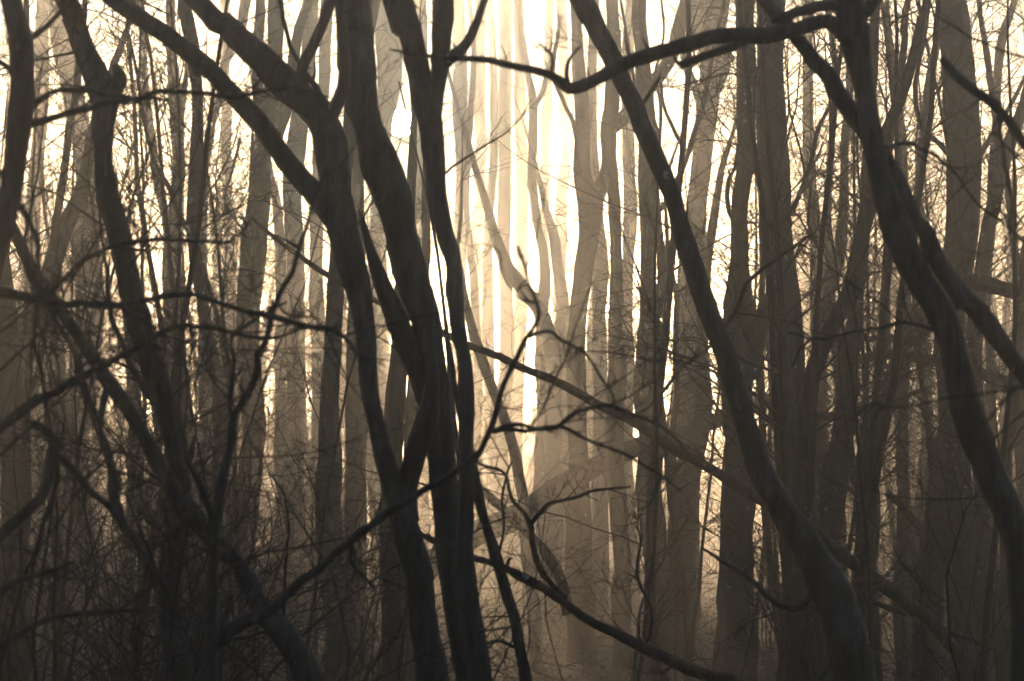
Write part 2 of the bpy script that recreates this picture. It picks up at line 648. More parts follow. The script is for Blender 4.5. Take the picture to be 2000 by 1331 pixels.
        twigs(mbt, W[:, :3], W[:, 3], int(round(n_tw[0] * max(ln, .2))), n_tw[1], n_tw[2], *twn[:2], n4=twn[2], rmin=rmin, rng=rng)
    for W, _ in parts:
        zt = CAM_Z + 1080 / FPX * depth
        sel = W[(W[:, 2] < zt + 1.0) & (W[:, 2] > .3)]
        if len(sel) > 4 and tw[0] > 0:
            ln = np.linalg.norm(sel[-1, :3] - sel[0, :3])
            twigs(mbt, sel[:, :3], sel[:, 3], int(round(tw[0] * ln)), tw[1], tw[2], *twn[:2], n4=twn[2], rmin=rmin, rng=rng, ang=60)
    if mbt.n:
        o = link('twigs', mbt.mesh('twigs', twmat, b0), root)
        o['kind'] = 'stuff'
    if mbm.n:
        link('moss', mbm.mesh('moss', M_MOSS, b0), root)['kind'] = 'stuff'
    return root


#--TREES--
# ---- nearest: dark tree whose stem leaves the frame on one side
NT = (0, 0, 0)
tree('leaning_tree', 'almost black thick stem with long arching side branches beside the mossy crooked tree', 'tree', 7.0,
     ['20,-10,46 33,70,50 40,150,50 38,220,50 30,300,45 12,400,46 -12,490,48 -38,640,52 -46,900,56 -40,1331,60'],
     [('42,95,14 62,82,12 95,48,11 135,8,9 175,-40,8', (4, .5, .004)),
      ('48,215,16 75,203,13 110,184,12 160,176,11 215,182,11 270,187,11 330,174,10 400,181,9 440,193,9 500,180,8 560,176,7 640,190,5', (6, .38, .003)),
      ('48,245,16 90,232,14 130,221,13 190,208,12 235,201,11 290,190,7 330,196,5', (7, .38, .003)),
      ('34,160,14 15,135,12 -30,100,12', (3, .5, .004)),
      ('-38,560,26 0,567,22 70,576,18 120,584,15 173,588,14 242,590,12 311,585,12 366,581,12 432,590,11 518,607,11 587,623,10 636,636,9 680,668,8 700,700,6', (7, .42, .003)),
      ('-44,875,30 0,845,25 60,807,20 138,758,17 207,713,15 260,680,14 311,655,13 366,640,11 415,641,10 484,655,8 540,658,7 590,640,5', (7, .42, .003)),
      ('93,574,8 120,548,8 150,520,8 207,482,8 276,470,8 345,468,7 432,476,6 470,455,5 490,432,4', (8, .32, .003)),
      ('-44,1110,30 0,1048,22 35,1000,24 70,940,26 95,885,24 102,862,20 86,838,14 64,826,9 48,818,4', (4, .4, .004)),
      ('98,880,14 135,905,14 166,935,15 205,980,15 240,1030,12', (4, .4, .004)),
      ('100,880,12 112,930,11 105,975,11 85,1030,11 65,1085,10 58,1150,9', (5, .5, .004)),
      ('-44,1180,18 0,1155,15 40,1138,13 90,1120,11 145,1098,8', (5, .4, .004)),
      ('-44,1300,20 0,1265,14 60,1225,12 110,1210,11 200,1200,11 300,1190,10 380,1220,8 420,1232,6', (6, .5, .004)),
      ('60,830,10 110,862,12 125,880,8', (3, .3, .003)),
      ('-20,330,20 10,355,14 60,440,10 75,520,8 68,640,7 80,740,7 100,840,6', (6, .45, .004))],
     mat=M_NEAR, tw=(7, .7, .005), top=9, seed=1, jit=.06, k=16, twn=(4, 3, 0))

tree('leaning_tree', 'dark tree reaching one thick bent branch across the stout straight grey trunk', 'tree', 6.2,
     ['2190,-10,60 2160,300,64 2150,700,70 2160,1331,80'],
     [('2160,420,30 2080,350,26 2000,281,22 1970,243,21 1939,205,20 1908,180,18 1863,142,16 1838,114,13', (1, .25, .003)),
      ('2150,820,24 2060,770,14 2000,760,9 1960,790,6 1920,830,4', (9, .4, .003)),
      ('1950,215,8 1960,300,7 1975,420,5 1960,500,4', (9, .4, .003))],
     mat=M_NEAR, tw=(2, .5, .005), top=8, seed=2, jit=.05, k=14)

# ---- crooked mossy tree, left
tree('crooked_tree', 'crooked mossy grey tree with a swollen elbow high on its stem', 'tree', 9.8,
     ['130,-10,44 145,20,42 165,85,40 190,140,50 205,190,52 203,240,44 205,310,40 215,370,42 240,470,45 262,590,45 285,680,46 320,780,48 345,870,50 349,950,50 345,1050,48 338,1150,50 345,1240,53 358,1331,56'],
     [('208,190,40 226,172,34 232,148,26 224,128,14', (2, .3, .004)),
      ('330,1215,28 312,1150,28 295,1105,25 275,1065,22 240,1020,22 215,960,20 211,920,18 200,872,18 185,830,18 160,750,15 140,690,12 100,620,10 60,560,7', (5, .6, .004)),
      ('330,840,18 300,770,16 255,710,13 235,665,12 207,590,9 200,520,7 195,430,6 190,370,5', (6, .5, .004)),
      ('350,930,20 372,900,13 380,850,9', (4, .4, .004))],
     mat=M_NEAR, tw=(8, .7, .005), top=10, seed=3, jit=.1, k=18, knots=10, twn=(4, 3, 0))

# ---- leaning pole crossing the crooked tree
tree('leaning_tree', 'slim dark pole-like tree slanting across the crooked mossy stem', 'tree', 9.0,
     ['-30,330,18 0,400,22 28,455,24 70,545,27 115,600,26 155,660,26 195,720,26 240,790,28 295,890,31 318,935,33 347,978,38 385,1020,35 410,1050,32 447,1080,33 485,1130,38 510,1185,42 555,1235,50 590,1290,55 610,1340,58'],
     [('210,745,14 198,840,13 210,900,12 235,960,11', (4, .5, .004)),
      ('80,560,12 60,500,10 20,440,8', (5, .5, .004))],
     mat=M_NEAR, tw=(9, .7, .005), seed=4, upper=False, k=14, jit=.08)

# ---- forked shrub tree in the lower left with the long arching limb
tree('forked_shrub', 'dark slender shrub tree with a long limb arching low past the many-stemmed tree', 'tree', 7.4,
     ['445,885,15 438,920,18 430,960,20 418,1080,19 411,1150,21 408,1220,26 412,1331,28'],
     [('446,890,13 460,845,14 484,775,15 501,713,14 529,623,12 560,551,10 587,471,8 601,430,7 612,395,5 640,330,4', (5, .45, .003)),
      ('446,890,10 448,830,9 449,775,9 453,724,8 456,665,8 482,640,7 511,617,6 560,590,4', (5, .4, .003)),
      ('420,1010,16 405,985,15 390,950,13 368,905,11 350,860,9 338,800,6', (5, .4, .003)),
      ('412,1262,28 445,1250,26 485,1215,24 537,1182,22 589,1140,20 640,1095,18 673,1064,17 697,1040,16 731,1022,16 766,1002,15 815,974,13 860,946,13 898,918,13 932,884,13 948,853,13 960,827,12 966,793,12 980,748,11 1008,696,10 1028,658,9 1049,623,8 1047,592,7 1030,545,5 1012,480,4', (3, .4, .003)),
      ('960,845,10 985,835,10 1014,827,9 1050,836,9 1084,834,9 1112,818,9 1139,803,8 1180,793,8 1240,806,6 1300,840,5 1340,880,4', (9, .4, .003)),
      ('962,843,10 990,840,9 1032,840,8 1090,832,7 1153,856,7 1220,886,6 1290,925,5 1330,960,3', (9, .4, .003)),
      ('1028,658,7 1070,645,7 1100,665,6 1140,690,6 1190,760,5 1200,790,4', (8, .32, .003)),
      ('1047,592,6 1010,580,4 985,540,4 975,490,3', (5, .3, .002)),
      ('690,1045,8 685,1100,8 715,1130,7 732,1150,5', (4, .3, .003)),
      ('430,1250,12 440,1200,10 455,1160,7', (4, .3, .003))],
     mat=M_NEAR, tw=(4, .5, .004), seed=5, upper=False, k=12, jit=.06, twn=(4, 3, 0))

# ---- the many-stemmed tree in front of the sun
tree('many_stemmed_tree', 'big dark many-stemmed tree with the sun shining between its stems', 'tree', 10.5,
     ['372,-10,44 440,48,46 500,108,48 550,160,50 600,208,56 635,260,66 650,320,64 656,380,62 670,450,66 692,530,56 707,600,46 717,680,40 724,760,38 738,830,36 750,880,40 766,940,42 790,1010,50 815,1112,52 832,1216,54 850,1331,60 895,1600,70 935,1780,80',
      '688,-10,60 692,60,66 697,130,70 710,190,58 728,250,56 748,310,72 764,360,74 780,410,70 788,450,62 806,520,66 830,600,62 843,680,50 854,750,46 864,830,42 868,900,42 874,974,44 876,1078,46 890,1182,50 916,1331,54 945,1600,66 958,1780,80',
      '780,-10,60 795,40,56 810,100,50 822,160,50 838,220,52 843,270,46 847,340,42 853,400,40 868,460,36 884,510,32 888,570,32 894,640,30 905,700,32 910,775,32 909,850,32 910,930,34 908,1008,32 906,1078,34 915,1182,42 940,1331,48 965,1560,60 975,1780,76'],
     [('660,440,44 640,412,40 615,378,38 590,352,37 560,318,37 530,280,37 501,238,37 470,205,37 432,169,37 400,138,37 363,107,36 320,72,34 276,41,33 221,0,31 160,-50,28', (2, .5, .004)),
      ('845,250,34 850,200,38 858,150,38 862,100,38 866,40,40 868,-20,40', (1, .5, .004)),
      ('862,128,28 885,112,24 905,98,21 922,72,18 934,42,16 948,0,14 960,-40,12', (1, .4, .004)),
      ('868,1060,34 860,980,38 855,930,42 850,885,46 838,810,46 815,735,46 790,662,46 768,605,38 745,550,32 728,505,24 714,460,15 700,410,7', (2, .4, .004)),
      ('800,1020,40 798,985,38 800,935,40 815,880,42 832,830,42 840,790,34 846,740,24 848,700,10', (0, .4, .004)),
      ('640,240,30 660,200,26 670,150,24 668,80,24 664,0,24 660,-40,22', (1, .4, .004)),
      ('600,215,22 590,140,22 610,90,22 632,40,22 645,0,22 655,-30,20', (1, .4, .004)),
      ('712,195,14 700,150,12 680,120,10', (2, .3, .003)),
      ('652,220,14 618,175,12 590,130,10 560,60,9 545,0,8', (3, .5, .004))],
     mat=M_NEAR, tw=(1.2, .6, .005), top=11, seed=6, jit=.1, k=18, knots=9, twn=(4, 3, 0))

# ---- leaning stem on the right of centre
tree('leaning_tree', 'long grey lichen-spotted stem leaning diagonally between the upright trunks', 'tree', 11.5,
     ['1128,-10,36 1138,0,36 1166,62,36 1200,131,37 1228,187,36 1249,242,37 1276,311,37 1304,380,38 1325,449,38 1338,485,40 1356,544,42 1383,623,43 1411,690,46 1428,758,46 1449,827,47 1470,890,50 1500,955,54 1533,1012,58 1569,1065,62 1608,1130,68 1642,1216,76 1668,1331,84 1700,1500,92'],
     [('1395,660,12 1440,600,9 1480,540,8 1560,480,6 1590,455,4', (4, .5, .004)),
      ('1240,215,9 1265,190,8 1290,150,6', (3, .4, .003)),
      ('1600,1120,14 1570,1178,12 1540,1180,13 1500,1160,11 1450,1120,9 1400,1090,7 1370,1070,5', (5, .4, .004))],
     mat=M_NEAR, tw=(1.5, .6, .005), top=10, seed=7, jit=.1, k=16, knots=8, twn=(4, 3, 0))

# ---- near right pair: forked dark tree
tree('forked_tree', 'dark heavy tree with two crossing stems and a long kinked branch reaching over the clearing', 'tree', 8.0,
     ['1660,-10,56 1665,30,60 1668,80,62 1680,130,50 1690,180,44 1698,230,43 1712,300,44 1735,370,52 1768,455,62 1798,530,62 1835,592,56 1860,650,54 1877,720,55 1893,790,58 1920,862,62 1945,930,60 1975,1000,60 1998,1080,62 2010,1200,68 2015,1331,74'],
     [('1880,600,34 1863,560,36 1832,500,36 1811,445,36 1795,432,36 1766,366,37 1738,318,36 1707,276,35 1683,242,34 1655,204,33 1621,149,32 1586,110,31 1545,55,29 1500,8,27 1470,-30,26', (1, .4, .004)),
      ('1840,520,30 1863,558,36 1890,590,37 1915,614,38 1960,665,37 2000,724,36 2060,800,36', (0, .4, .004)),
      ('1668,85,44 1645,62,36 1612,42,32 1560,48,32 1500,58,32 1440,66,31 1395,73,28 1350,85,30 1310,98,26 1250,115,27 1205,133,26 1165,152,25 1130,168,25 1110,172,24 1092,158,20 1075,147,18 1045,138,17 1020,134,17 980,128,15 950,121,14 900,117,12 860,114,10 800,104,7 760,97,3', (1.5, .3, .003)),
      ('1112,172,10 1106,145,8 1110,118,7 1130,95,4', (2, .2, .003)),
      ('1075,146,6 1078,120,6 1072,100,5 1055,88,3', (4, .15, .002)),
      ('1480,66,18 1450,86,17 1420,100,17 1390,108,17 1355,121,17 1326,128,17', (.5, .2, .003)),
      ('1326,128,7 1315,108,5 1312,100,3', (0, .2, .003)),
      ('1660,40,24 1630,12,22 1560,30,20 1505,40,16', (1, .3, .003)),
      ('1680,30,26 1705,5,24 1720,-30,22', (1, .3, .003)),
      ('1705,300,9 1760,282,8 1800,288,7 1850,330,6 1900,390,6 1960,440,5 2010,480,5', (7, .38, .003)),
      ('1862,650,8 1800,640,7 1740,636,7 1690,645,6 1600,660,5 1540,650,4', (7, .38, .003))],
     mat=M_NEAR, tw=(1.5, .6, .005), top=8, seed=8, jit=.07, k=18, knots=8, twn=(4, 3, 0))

# ---- dead poles slanting through the wood
tree('dead_pole', 'long thin dead pole slanting down through the wood across many trunks', 'dead tree', 18.0,
     ['490,425,6 515,447,8 553,478,10 587,499,11 622,523,12 670,551,12 760,598,12 863,648,13 918,675,14 963,693,15 1015,720,16 1066,740,17 1118,765,18 1167,790,19 1239,824,20 1308,868,22 1359,896,22 1405,925,22 1446,953,23 1491,981,24 1540,1010,24 1576,1033,23 1614,1064,23 1656,1095,24 1694,1119,25 1729,1144,25 1770,1178,26 1805,1206,26 1846,1254,25 1898,1313,25 1935,1360,26'],
     [('1694,1119,14 1760,1180,13 1840,1230,12 1930,1262,12 2010,1300,12', (4, .4, .005)),
      ('1640,1090,12 1600,1120,12 1690,1170,12 1770,1200,12', (3, .4, .005)),
      ('1230,820,8 1275,780,7 1330,720,7 1400,660,6 1470,590,5', (4, .4, .004))],
     mat=M_DEAD, tw=(2.5, .5, .004), seed=9, upper=False, jit=.2, k=12, twn=(4, 3, 0))
tree('dead_pole', 'low curved fallen branch with a fork, slanting below the long dead pole', 'dead branch', 10.8,
     ['770,1012,9 815,1040,11 853,1060,12 919,1088,13 960,1100,14 991,1112,14 1036,1133,15 1085,1164,17 1119,1189,18 1154,1213,18 1206,1240,18 1239,1256,19 1294,1283,21 1342,1306,22 1405,1331,24 1500,1372,26'],
     [('1105,1170,12 1085,1150,11 1060,1123,11 1046,1095,12 1040,1067,12 1034,1032,11 1018,1006,9 998,988,8 993,960,7 990,935,6 975,920,5 945,910,5 922,901,4', (4, .3, .003)),
      ('1034,1030,9 1055,1005,8 1080,985,8 1120,976,7 1150,962,6 1180,955,5 1232,951,4', (9, .3, .003)),
      ('1085,1160,10 1060,1152,9 1005,1128,8 995,1112,9', (0, .3, .003)),
      ('990,1112,8 993,1095,7 1000,1090,4', (0, .2, .003)),
      ('1260,1260,8 1275,1200,7 1240,1120,6 1250,1060,5 1240,1000,4', (6, .35, .003)),
      ('1330,1290,6 1290,1320,6', (8, .3, .003))],
     mat=M_DEAD, tw=(3, .4, .003), seed=10, upper=False, jit=.1, k=12, twn=(4, 3, 0))
tree('leaning_sapling', 'thin spotted pole leaning against the foot of the many-stemmed tree', 'tree', 11.0,
     ['866,590,3 874,645,6 881,700,9 893,780,13 908,860,16 922,922,18 935,985,20 946,1026,22 964,1085,22 984,1147,22 1005,1216,22 1020,1290,23 1028,1340,24'],
     [('968,1090,7 985,1040,5 982,960,5 1000,900,4', (4, .3, .003)), ('1010,1265,8 960,1255,7 880,1290,6', (8, .32, .003))],
     mat=M_NEAR, tw=(3, .4, .004), seed=11, upper=False, jit=.08, k=12)

tree('dry_sapling', 'wispy pale dry sapling catching gold light below the long dead pole', 'sapling', 15.0,
     ['1345,1010,3 1322,1050,4 1290,1105,5 1262,1160,6 1245,1220,7 1240,1331,9'],
     [('1250,1200,4 1285,1180,3 1320,1120,3', (14, .35, .002)), ('1245,1250,5 1300,1300,4 1370,1290,3 1420,1285,2', (14, .35, .002)),
      ('1260,1165,4 1230,1090,3 1225,1010,3 1240,960,2', (14, .35, .002))],
     mat=M_DRY, twmat=M_DRY, tw=(16, .45, .003), seed=12, upper=False, k=8, twn=(5, 4, 0), blunt=True)

# ---- upright trunks in the middle distance
tw = (4, 1.1, .008)
tree('tall_tree', 'stout straight grey trunk standing alone beside the dark forked tree', 'tree', 25.0,
     ['1864,-10,65 1865,100,62 1868,300,60 1869,460,58 1868,650,57 1872,870,55 1880,1080,52 1885,1331,58'],
     [('1852,1100,40 1832,1000,40 1845,930,36 1850,860,30', (2, .6, .006)),
      ('1852,300,12 1800,240,10 1790,170,10 1805,60,10 1815,-10,10', (4, .9, .008))],
     mat=M_GREY, tw=tw, top=17, seed=20)
tree('slender_tree', 'pale brown stem with a sawn stub, close against the stout straight grey trunk', 'tree', 26.5,
     ['1848,860,40 1838,960,46 1826,1050,50 1818,1150,52 1815,1331,56'],
     [('1812,1055,18 1805,1043,18 1777,1008,16 1763,991,15 1732,960,14', (0, .3, .004))],
     mat=M_GREY, tw=(3, .8, .007), seed=21, upper=False)
tree('tall_tree', 'thick dark trunk lightly spotted with lichen, just behind the kinked overhanging branch', 'tree', 23.0,
     ['1506,-10,52 1506,100,54 1508,200,56 1514,310,62 1518,450,56 1534,570,60 1538,710,62 1548,890,64 1570,1000,62 1590,1120,66 1600,1331,70'],
     [('1530,560,34 1498,600,32 1478,660,34 1462,740,36', (2, .6, .006)),
      ('1498,200,14 1470,150,12 1455,80,10 1470,0,9', (4, .9, .008)),
      ('1545,420,10 1580,330,9 1600,250,8 1640,180,7', (5, .8, .007))],
     mat=M_GREY, tw=tw, top=16, seed=22)
tree('tall_tree', 'dark trunk whose foot spreads wide, next to the thick lichen-spotted trunk', 'tree', 24.5,
     ['1458,-10,34 1456,100,36 1454,200,37 1452,300,36 1444,400,33 1444,460,32 1450,560,33 1456,650,38 1450,730,44 1440,830,54 1436,950,68 1437,1100,70 1436,1331,76'],
     [('1440,470,17 1432,540,22 1424,600,26 1420,660,28 1420,760,26 1425,850,24', (1, .5, .006)),
      ('1450,345,12 1480,330,11 1500,320,10', (1, .5, .006)),
      ('1442,440,9 1425,420,9 1420,385,9 1424,350,8 1436,325,6 1440,280,4', (3, .6, .006))],
     mat=M_GREY, tw=tw, top=16, seed=23)
tree('tall_tree', 'straight grey trunk dotted with pale lichen behind the diagonal leaning stem', 'tree', 31.0,
     ['1248,-10,28 1250,100,29 1253,200,33 1258,290,40 1261,400,32 1263,470,32 1266,560,34 1272,640,46 1276,760,52 1274,900,52 1280,1050,54 1285,1331,60'],
     [('1284,620,22 1292,560,20 1286,500,18 1283,430,17 1278,350,15', (2, .6, .007)),
      ('1278,420,10 1312,378,11 1349,275,11 1373,195,10 1389,125,9 1402,60,8 1414,0,7 1425,-60,6', (4, .8, .006)), ('1262,380,8 1288,300,8 1290,210,7 1283,140,6 1296,60,5 1290,-20,5', (4, .8, .006)), ('1340,295,8 1318,260,7 1297,205,7 1290,150,6', (4, .6, .005))],
     mat=M_GREY, tw=tw, top=16, seed=24)
tree('tall_tree', 'narrow trunk with a strong bough crossing behind the kinked branch', 'tree', 37.0,
     ['1197,-10,23 1198,100,25 1198,200,28 1200,300,26 1203,400,24 1200,460,22 1198,560,24 1198,660,30 1198,780,36 1205,900,36 1212,1000,36 1216,1331,42'],
     [('1195,250,30 1225,225,27 1255,190,27 1285,155,28 1312,110,29 1325,60,29 1342,0,28 1350,-40,27', (3, .8, .007))],
     mat=M_BROWN, tw=tw, top=17, seed=25)
tree('forked_tree', 'sunlit-edged forked trunk shaped like a tuning fork beside the bright gap', 'tree', 40.0,
     ['1122,-10,20 1124,60,24 1124,140,28 1128,220,30 1127,300,32 1132,350,38 1148,400,54 1150,450,46 1147,500,40 1140,560,36 1130,640,36 1124,740,36 1128,870,38 1132,1000,44 1136,1150,56 1138,1331,66'],
     [('1152,400,34 1170,375,28 1184,335,25 1189,280,25 1186,245,22 1190,190,14 1186,130,10 1192,60,8 1188,-20,7', (2, .6, .006)),
      ('1128,275,12 1116,235,9 1100,200,8 1080,150,7 1090,60,6', (4, .8, .007))],
     mat=M_BROWN, tw=tw, top=17, seed=26)
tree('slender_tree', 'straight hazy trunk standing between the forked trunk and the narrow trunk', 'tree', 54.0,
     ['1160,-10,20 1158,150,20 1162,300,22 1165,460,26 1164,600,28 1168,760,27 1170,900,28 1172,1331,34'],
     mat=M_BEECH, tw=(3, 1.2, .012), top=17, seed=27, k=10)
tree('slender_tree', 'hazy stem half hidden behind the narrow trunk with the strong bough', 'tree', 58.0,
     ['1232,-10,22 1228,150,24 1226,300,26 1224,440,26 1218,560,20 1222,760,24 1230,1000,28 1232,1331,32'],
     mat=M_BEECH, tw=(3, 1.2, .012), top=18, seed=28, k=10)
tree('tall_tree', 'pale misty trunk curving behind the diagonal leaning stem', 'tree', 46.0,
     ['1398,-10,56 1394,60,52 1390,150,46 1386,220,45 1376,310,42 1358,430,40 1350,520,44 1340,620,42 1335,750,45 1342,900,46 1335,1050,50 1330,1331,56'],
     [('1380,260,24 1365,190,22 1345,140,18 1330,80,16', (3, 1., .009)), ('1392,190,24 1412,140,22 1428,70,20', (3, 1., .009)),
      ('1385,100,30 1365,60,34 1352,0,36', (2, 1., .009))],
     mat=M_BEECH, tw=(3, 1.2, .011), top=18, seed=29, k=12)
tree('slender_tree', 'thin brown stem with a twisted kink, between lichen-dotted trunk and leaning stem', 'tree', 33.0,
     ['1300,420,7 1310,520,9 1322,590,13 1318,680,12 1318,780,13 1314,900,15 1318,1000,18 1318,1331,24'],
     [('1322,570,8 1305,520,8 1302,470,6', (4, .5, .005))],
     mat=M_BROWN, tw=(6, .8, .006), seed=30, upper=False, k=9)
tree('tall_tree', 'dark lower trunk half lost in dim haze behind the fallen forked branch', 'tree', 38.0,
     ['1372,600,26 1370,700,30 1366,800,34 1352,900,36 1340,980,42 1338,1100,46 1334,1331,52'],
     mat=M_BROWN, tw=(4, .9, .007), seed=31, upper=False)

# right hand thicket of leaning stems
tree('leaning_tree', 'dark mossy stem leaning over the pale thicket beside the heavy forked tree', 'tree', 20.0,
     ['1812,-10,16 1800,35,18 1787,104,20 1763,173,22 1738,235,24 1716,310,28 1692,420,31 1670,500,32 1650,560,30 1630,612,32 1608,680,32 1590,750,35 1575,850,38 1565,950,40 1555,1100,44 1545,1331,50'],
     mat=M_BROWN, tw=tw, top=13, seed=32)
tree('tall_tree', 'lichen-spotted stem standing among the leaning thicket stems', 'tree', 24.0,
     ['1716,-10,18 1708,120,20 1700,250,22 1692,400,24 1683,500,26 1672,600,28 1664,690,34 1655,780,38 1642,890,44 1624,980,46 1616,1060,46 1606,1180,50 1600,1331,54'],
     mat=M_GREY, tw=tw, top=14, seed=33)
tree('leaning_tree', 'grey-brown trunk leaning strongly behind the lichen-spotted thicket stem', 'tree', 28.0,
     ['1905,330,14 1870,430,18 1830,540,22 1790,630,25 1762,690,26 1742,730,28 1722,800,30 1705,880,32 1690,960,34 1680,1080,36 1665,1331,42'],
     [('1700,870,20 1672,905,20', (0, .4, .004)), ('1735,780,12 1780,700,10 1820,620,9 1850,560,7', (4, .7, .006))],
     mat=M_GREY, tw=tw, seed=34, upper=False)
tree('slender_tree', 'thin dark upright stem with a small fork, in front of the bright misty hollow', 'tree', 21.0,
     ['1655,840,9 1662,880,14 1673,915,20 1677,974,20 1678,1030,19 1677,1078,18 1674,1182,19 1668,1331,24'],
     [('1675,910,18 1692,880,20 1700,850,16 1712,800,10', (4, .5, .005))],
     mat=M_BROWN, tw=(6, .7, .006), seed=35, upper=False)
for i, (d, t, lb) in enumerate([
        (34, '1655,-10,14 1662,150,16 1650,300,18 1646,440,20 1630,540,22 1614,600,22 1605,700,24 1600,900,28 1600,1331,32', 'misty straight stem behind the lichen-spotted thicket stem'),
        (46, '1572,-10,20 1578,200,22 1588,360,26 1592,430,30 1602,510,28 1606,650,28 1604,900,30 1600,1331,36', 'pale far stem in the gap beside the thick lichen-spotted trunk'),
        (40, '1812,560,22 1806,650,25 1806,740,27 1810,890,28 1803,950,28 1793,1010,30 1790,1100,32 1788,1331,36', 'pale stem rising through the bright misty hollow'),
        (44, '1810,1000,20 1785,1050,20 1755,1095,18 1735,1125,18 1715,1160,18 1680,1230,20', 'pale leaning stem slanting across the bright misty hollow'),
        (24, '2010,150,20 1985,230,24 1960,310,27 1938,400,28 1922,470,27 1912,560,26 1908,700,26 1915,900,28 1925,1331,34', 'leaning grey stem crossing the gap beyond the stout straight trunk'),
        (33, '1984,-10,14 1958,70,16 1944,160,17 1940,260,17 1935,400,18 1925,560,20 1930,800,22 1935,1331,28', 'thin stem beyond the stout straight trunk, among dense twigs'),
        (28, '1912,-10,11 1930,120,13 1950,260,14 1975,420,16 1990,620,18 1995,900,22 1990,1331,26', 'slim stem leaning away from the stout straight trunk'),
        (26, '1775,-10,12 1764,100,15 1748,220,17 1740,330,18 1735,470,18 1720,640,20 1712,800,20 1705,1331,28', 'thin stem in the thicket between forked tree and stout trunk'),
        (31, '1850,-10,12 1832,80,14 1814,180,17 1802,300,18 1790,420,19 1775,560,22 1765,760,24 1760,1331,30', 'slanting thin stem close beside the stout straight trunk'),
        (36, '1730,-10,10 1742,120,12 1760,250,14 1765,400,15 1770,600,18 1765,800,20 1770,1331,24', 'faint upright stem in the thicket behind the heavy forked tree'),
        (22, '2000,500,20 1985,640,22 1975,800,24 1968,950,26 1960,1331,32', 'short dim stem near the lower end of the heavy forked tree'),
        (38, '1618,-10,12 1630,120,13 1625,260,14 1615,420,16 1625,620,18 1640,800,20 1640,1331,26', 'hazy thin stem behind the kinked branch of the forked tree')]):
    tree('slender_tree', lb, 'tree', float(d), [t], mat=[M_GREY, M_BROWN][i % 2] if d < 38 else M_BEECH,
         tw=(4.5, 1.1, .008), top=15, seed=40 + i, k=9, upper=True)

# left hand trunks
tree('tall_tree', 'pale broad beech-like trunk swelling at the foot, deep in the haze', 'tree', 44.0,
     ['122,-10,44 126,60,45 132,140,45 150,250,46 166,380,48 171,500,51 179,600,52 178,700,53 168,800,62 158,900,78 158,1000,84 163,1150,96 165,1331,120'],
     [('140,180,20 115,120,18 105,60,16 100,-10,14', (3, 1., .01))],
     mat=M_BEECH, tw=(3, 1.2, .012), top=20, seed=60, k=14)
tree('leaning_tree', 'brown stem leaning from the elbowed crooked tree towards the edge thicket', 'tree', 25.0,
     ['228,120,14 206,190,20 184,270,25 158,370,30 135,430,36 116,490,40 96,570,38 72,640,38 52,740,36 38,850,44 30,1000,50 26,1331,56'],
     mat=M_BROWN, tw=(4, 1., .008), top=14, seed=61)
tree('slender_tree', 'thin dark stem beside the leaning brown stem', 'tree', 23.0,
     ['170,-10,10 160,90,12 150,170,14 138,240,15 128,310,15 107,460,17 100,600,18 106,760,20 112,1331,26'],
     mat=M_BROWN, tw=(5, .9, .007), top=13, seed=62)
tree('tall_tree', 'dark thick stem rising low down behind the arching side branches', 'tree', 18.0,
     ['-25,300,26 -8,430,32 5,560,38 14,700,46 22,870,58 28,1000,62 34,1150,62 36,1331,66'],
     [('20,820,16 60,760,13 85,690,10 90,600,7', (5, .6, .006))],
     mat=M_BROWN, tw=(6, .9, .007), top=12, seed=63)
tree('tall_tree', 'hazy brown trunk behind the crooked mossy tree', 'tree', 36.0,
     ['332,-10,17 336,100,19 344,180,22 350,280,24 343,400,27 343,460,34 341,560,38 340,650,38 345,720,40 352,790,36 350,900,38 350,1331,46'],
     [('350,270,13 362,180,11 365,100,10 358,0,9', (3, 1., .009))],
     mat=M_BROWN, tw=(4, 1.1, .01), top=17, seed=64, k=11)
tree('tall_tree', 'dark upright stem that splits in two halfway down, beside the hazy brown trunk', 'tree', 22.0,
     ['368,-10,30 373,40,26 384,110,25 390,200,25 386,300,27 379,400,24 378,450,24 386,510,24 396,590,26 407,670,30 425,740,32 431,830,38 428,900,38 422,980,36 414,1100,32 410,1331,36'],
     [('437,800,18 443,740,13 436,690,12 420,610,11 402,545,10 385,480,8', (3, .6, .006)),
      ('378,470,14 350,420,11 325,360,10 300,310,9 280,230,8 268,140,7 250,60,6', (6, .7, .006)),
      ('372,560,8 320,570,7 300,600,5', (5, .5, .005))],
     mat=M_GREY, tw=(5, .9, .007), top=13, seed=65)
tree('slender_tree', 'thin pale stem bending away from the dark splitting stem', 'tree', 38.0,
     ['480,-10,20 470,50,22 452,95,22 436,130,15 426,200,16 410,260,17 402,320,18 400,430,20 402,600,22 405,1331,30'],
     mat=M_BEECH, tw=(4, 1., .009), top=16, seed=66, k=9)
tree('tall_tree', 'brown trunk glowing golden at mid height beside the many-stemmed tree', 'tree', 33.0,
     ['541,-10,29 540,60,30 538,120,31 530,200,40 516,290,38 509,390,42 505,450,48 500,530,46 488,620,42 481,720,46 479,820,46 478,950,42 477,1100,42 474,1331,48'],
     [('516,270,20 506,200,21 506,100,22 510,0,20 512,-40,18', (2, .8, .008)),
      ('528,300,22 552,240,24 566,170,24 580,90,22 600,20,20 610,-30,18', (2, .8, .008)),
      ('500,480,7 440,400,6 455,330,6 470,270,5', (5, .6, .005))],
     mat=M_BROWN, tw=(3.5, 1., .008), top=16, seed=67)
tree('tall_tree', 'pale washed-out trunk between golden trunk and many-stemmed tree', 'tree', 45.0,
     ['612,-10,28 606,100,30 596,200,34 582,300,38 574,380,38 576,500,38 577,650,38 575,890,38 574,1100,42 572,1331,48'],
     mat=M_BEECH, tw=(3, 1.2, .012), top=19, seed=68, k=11)
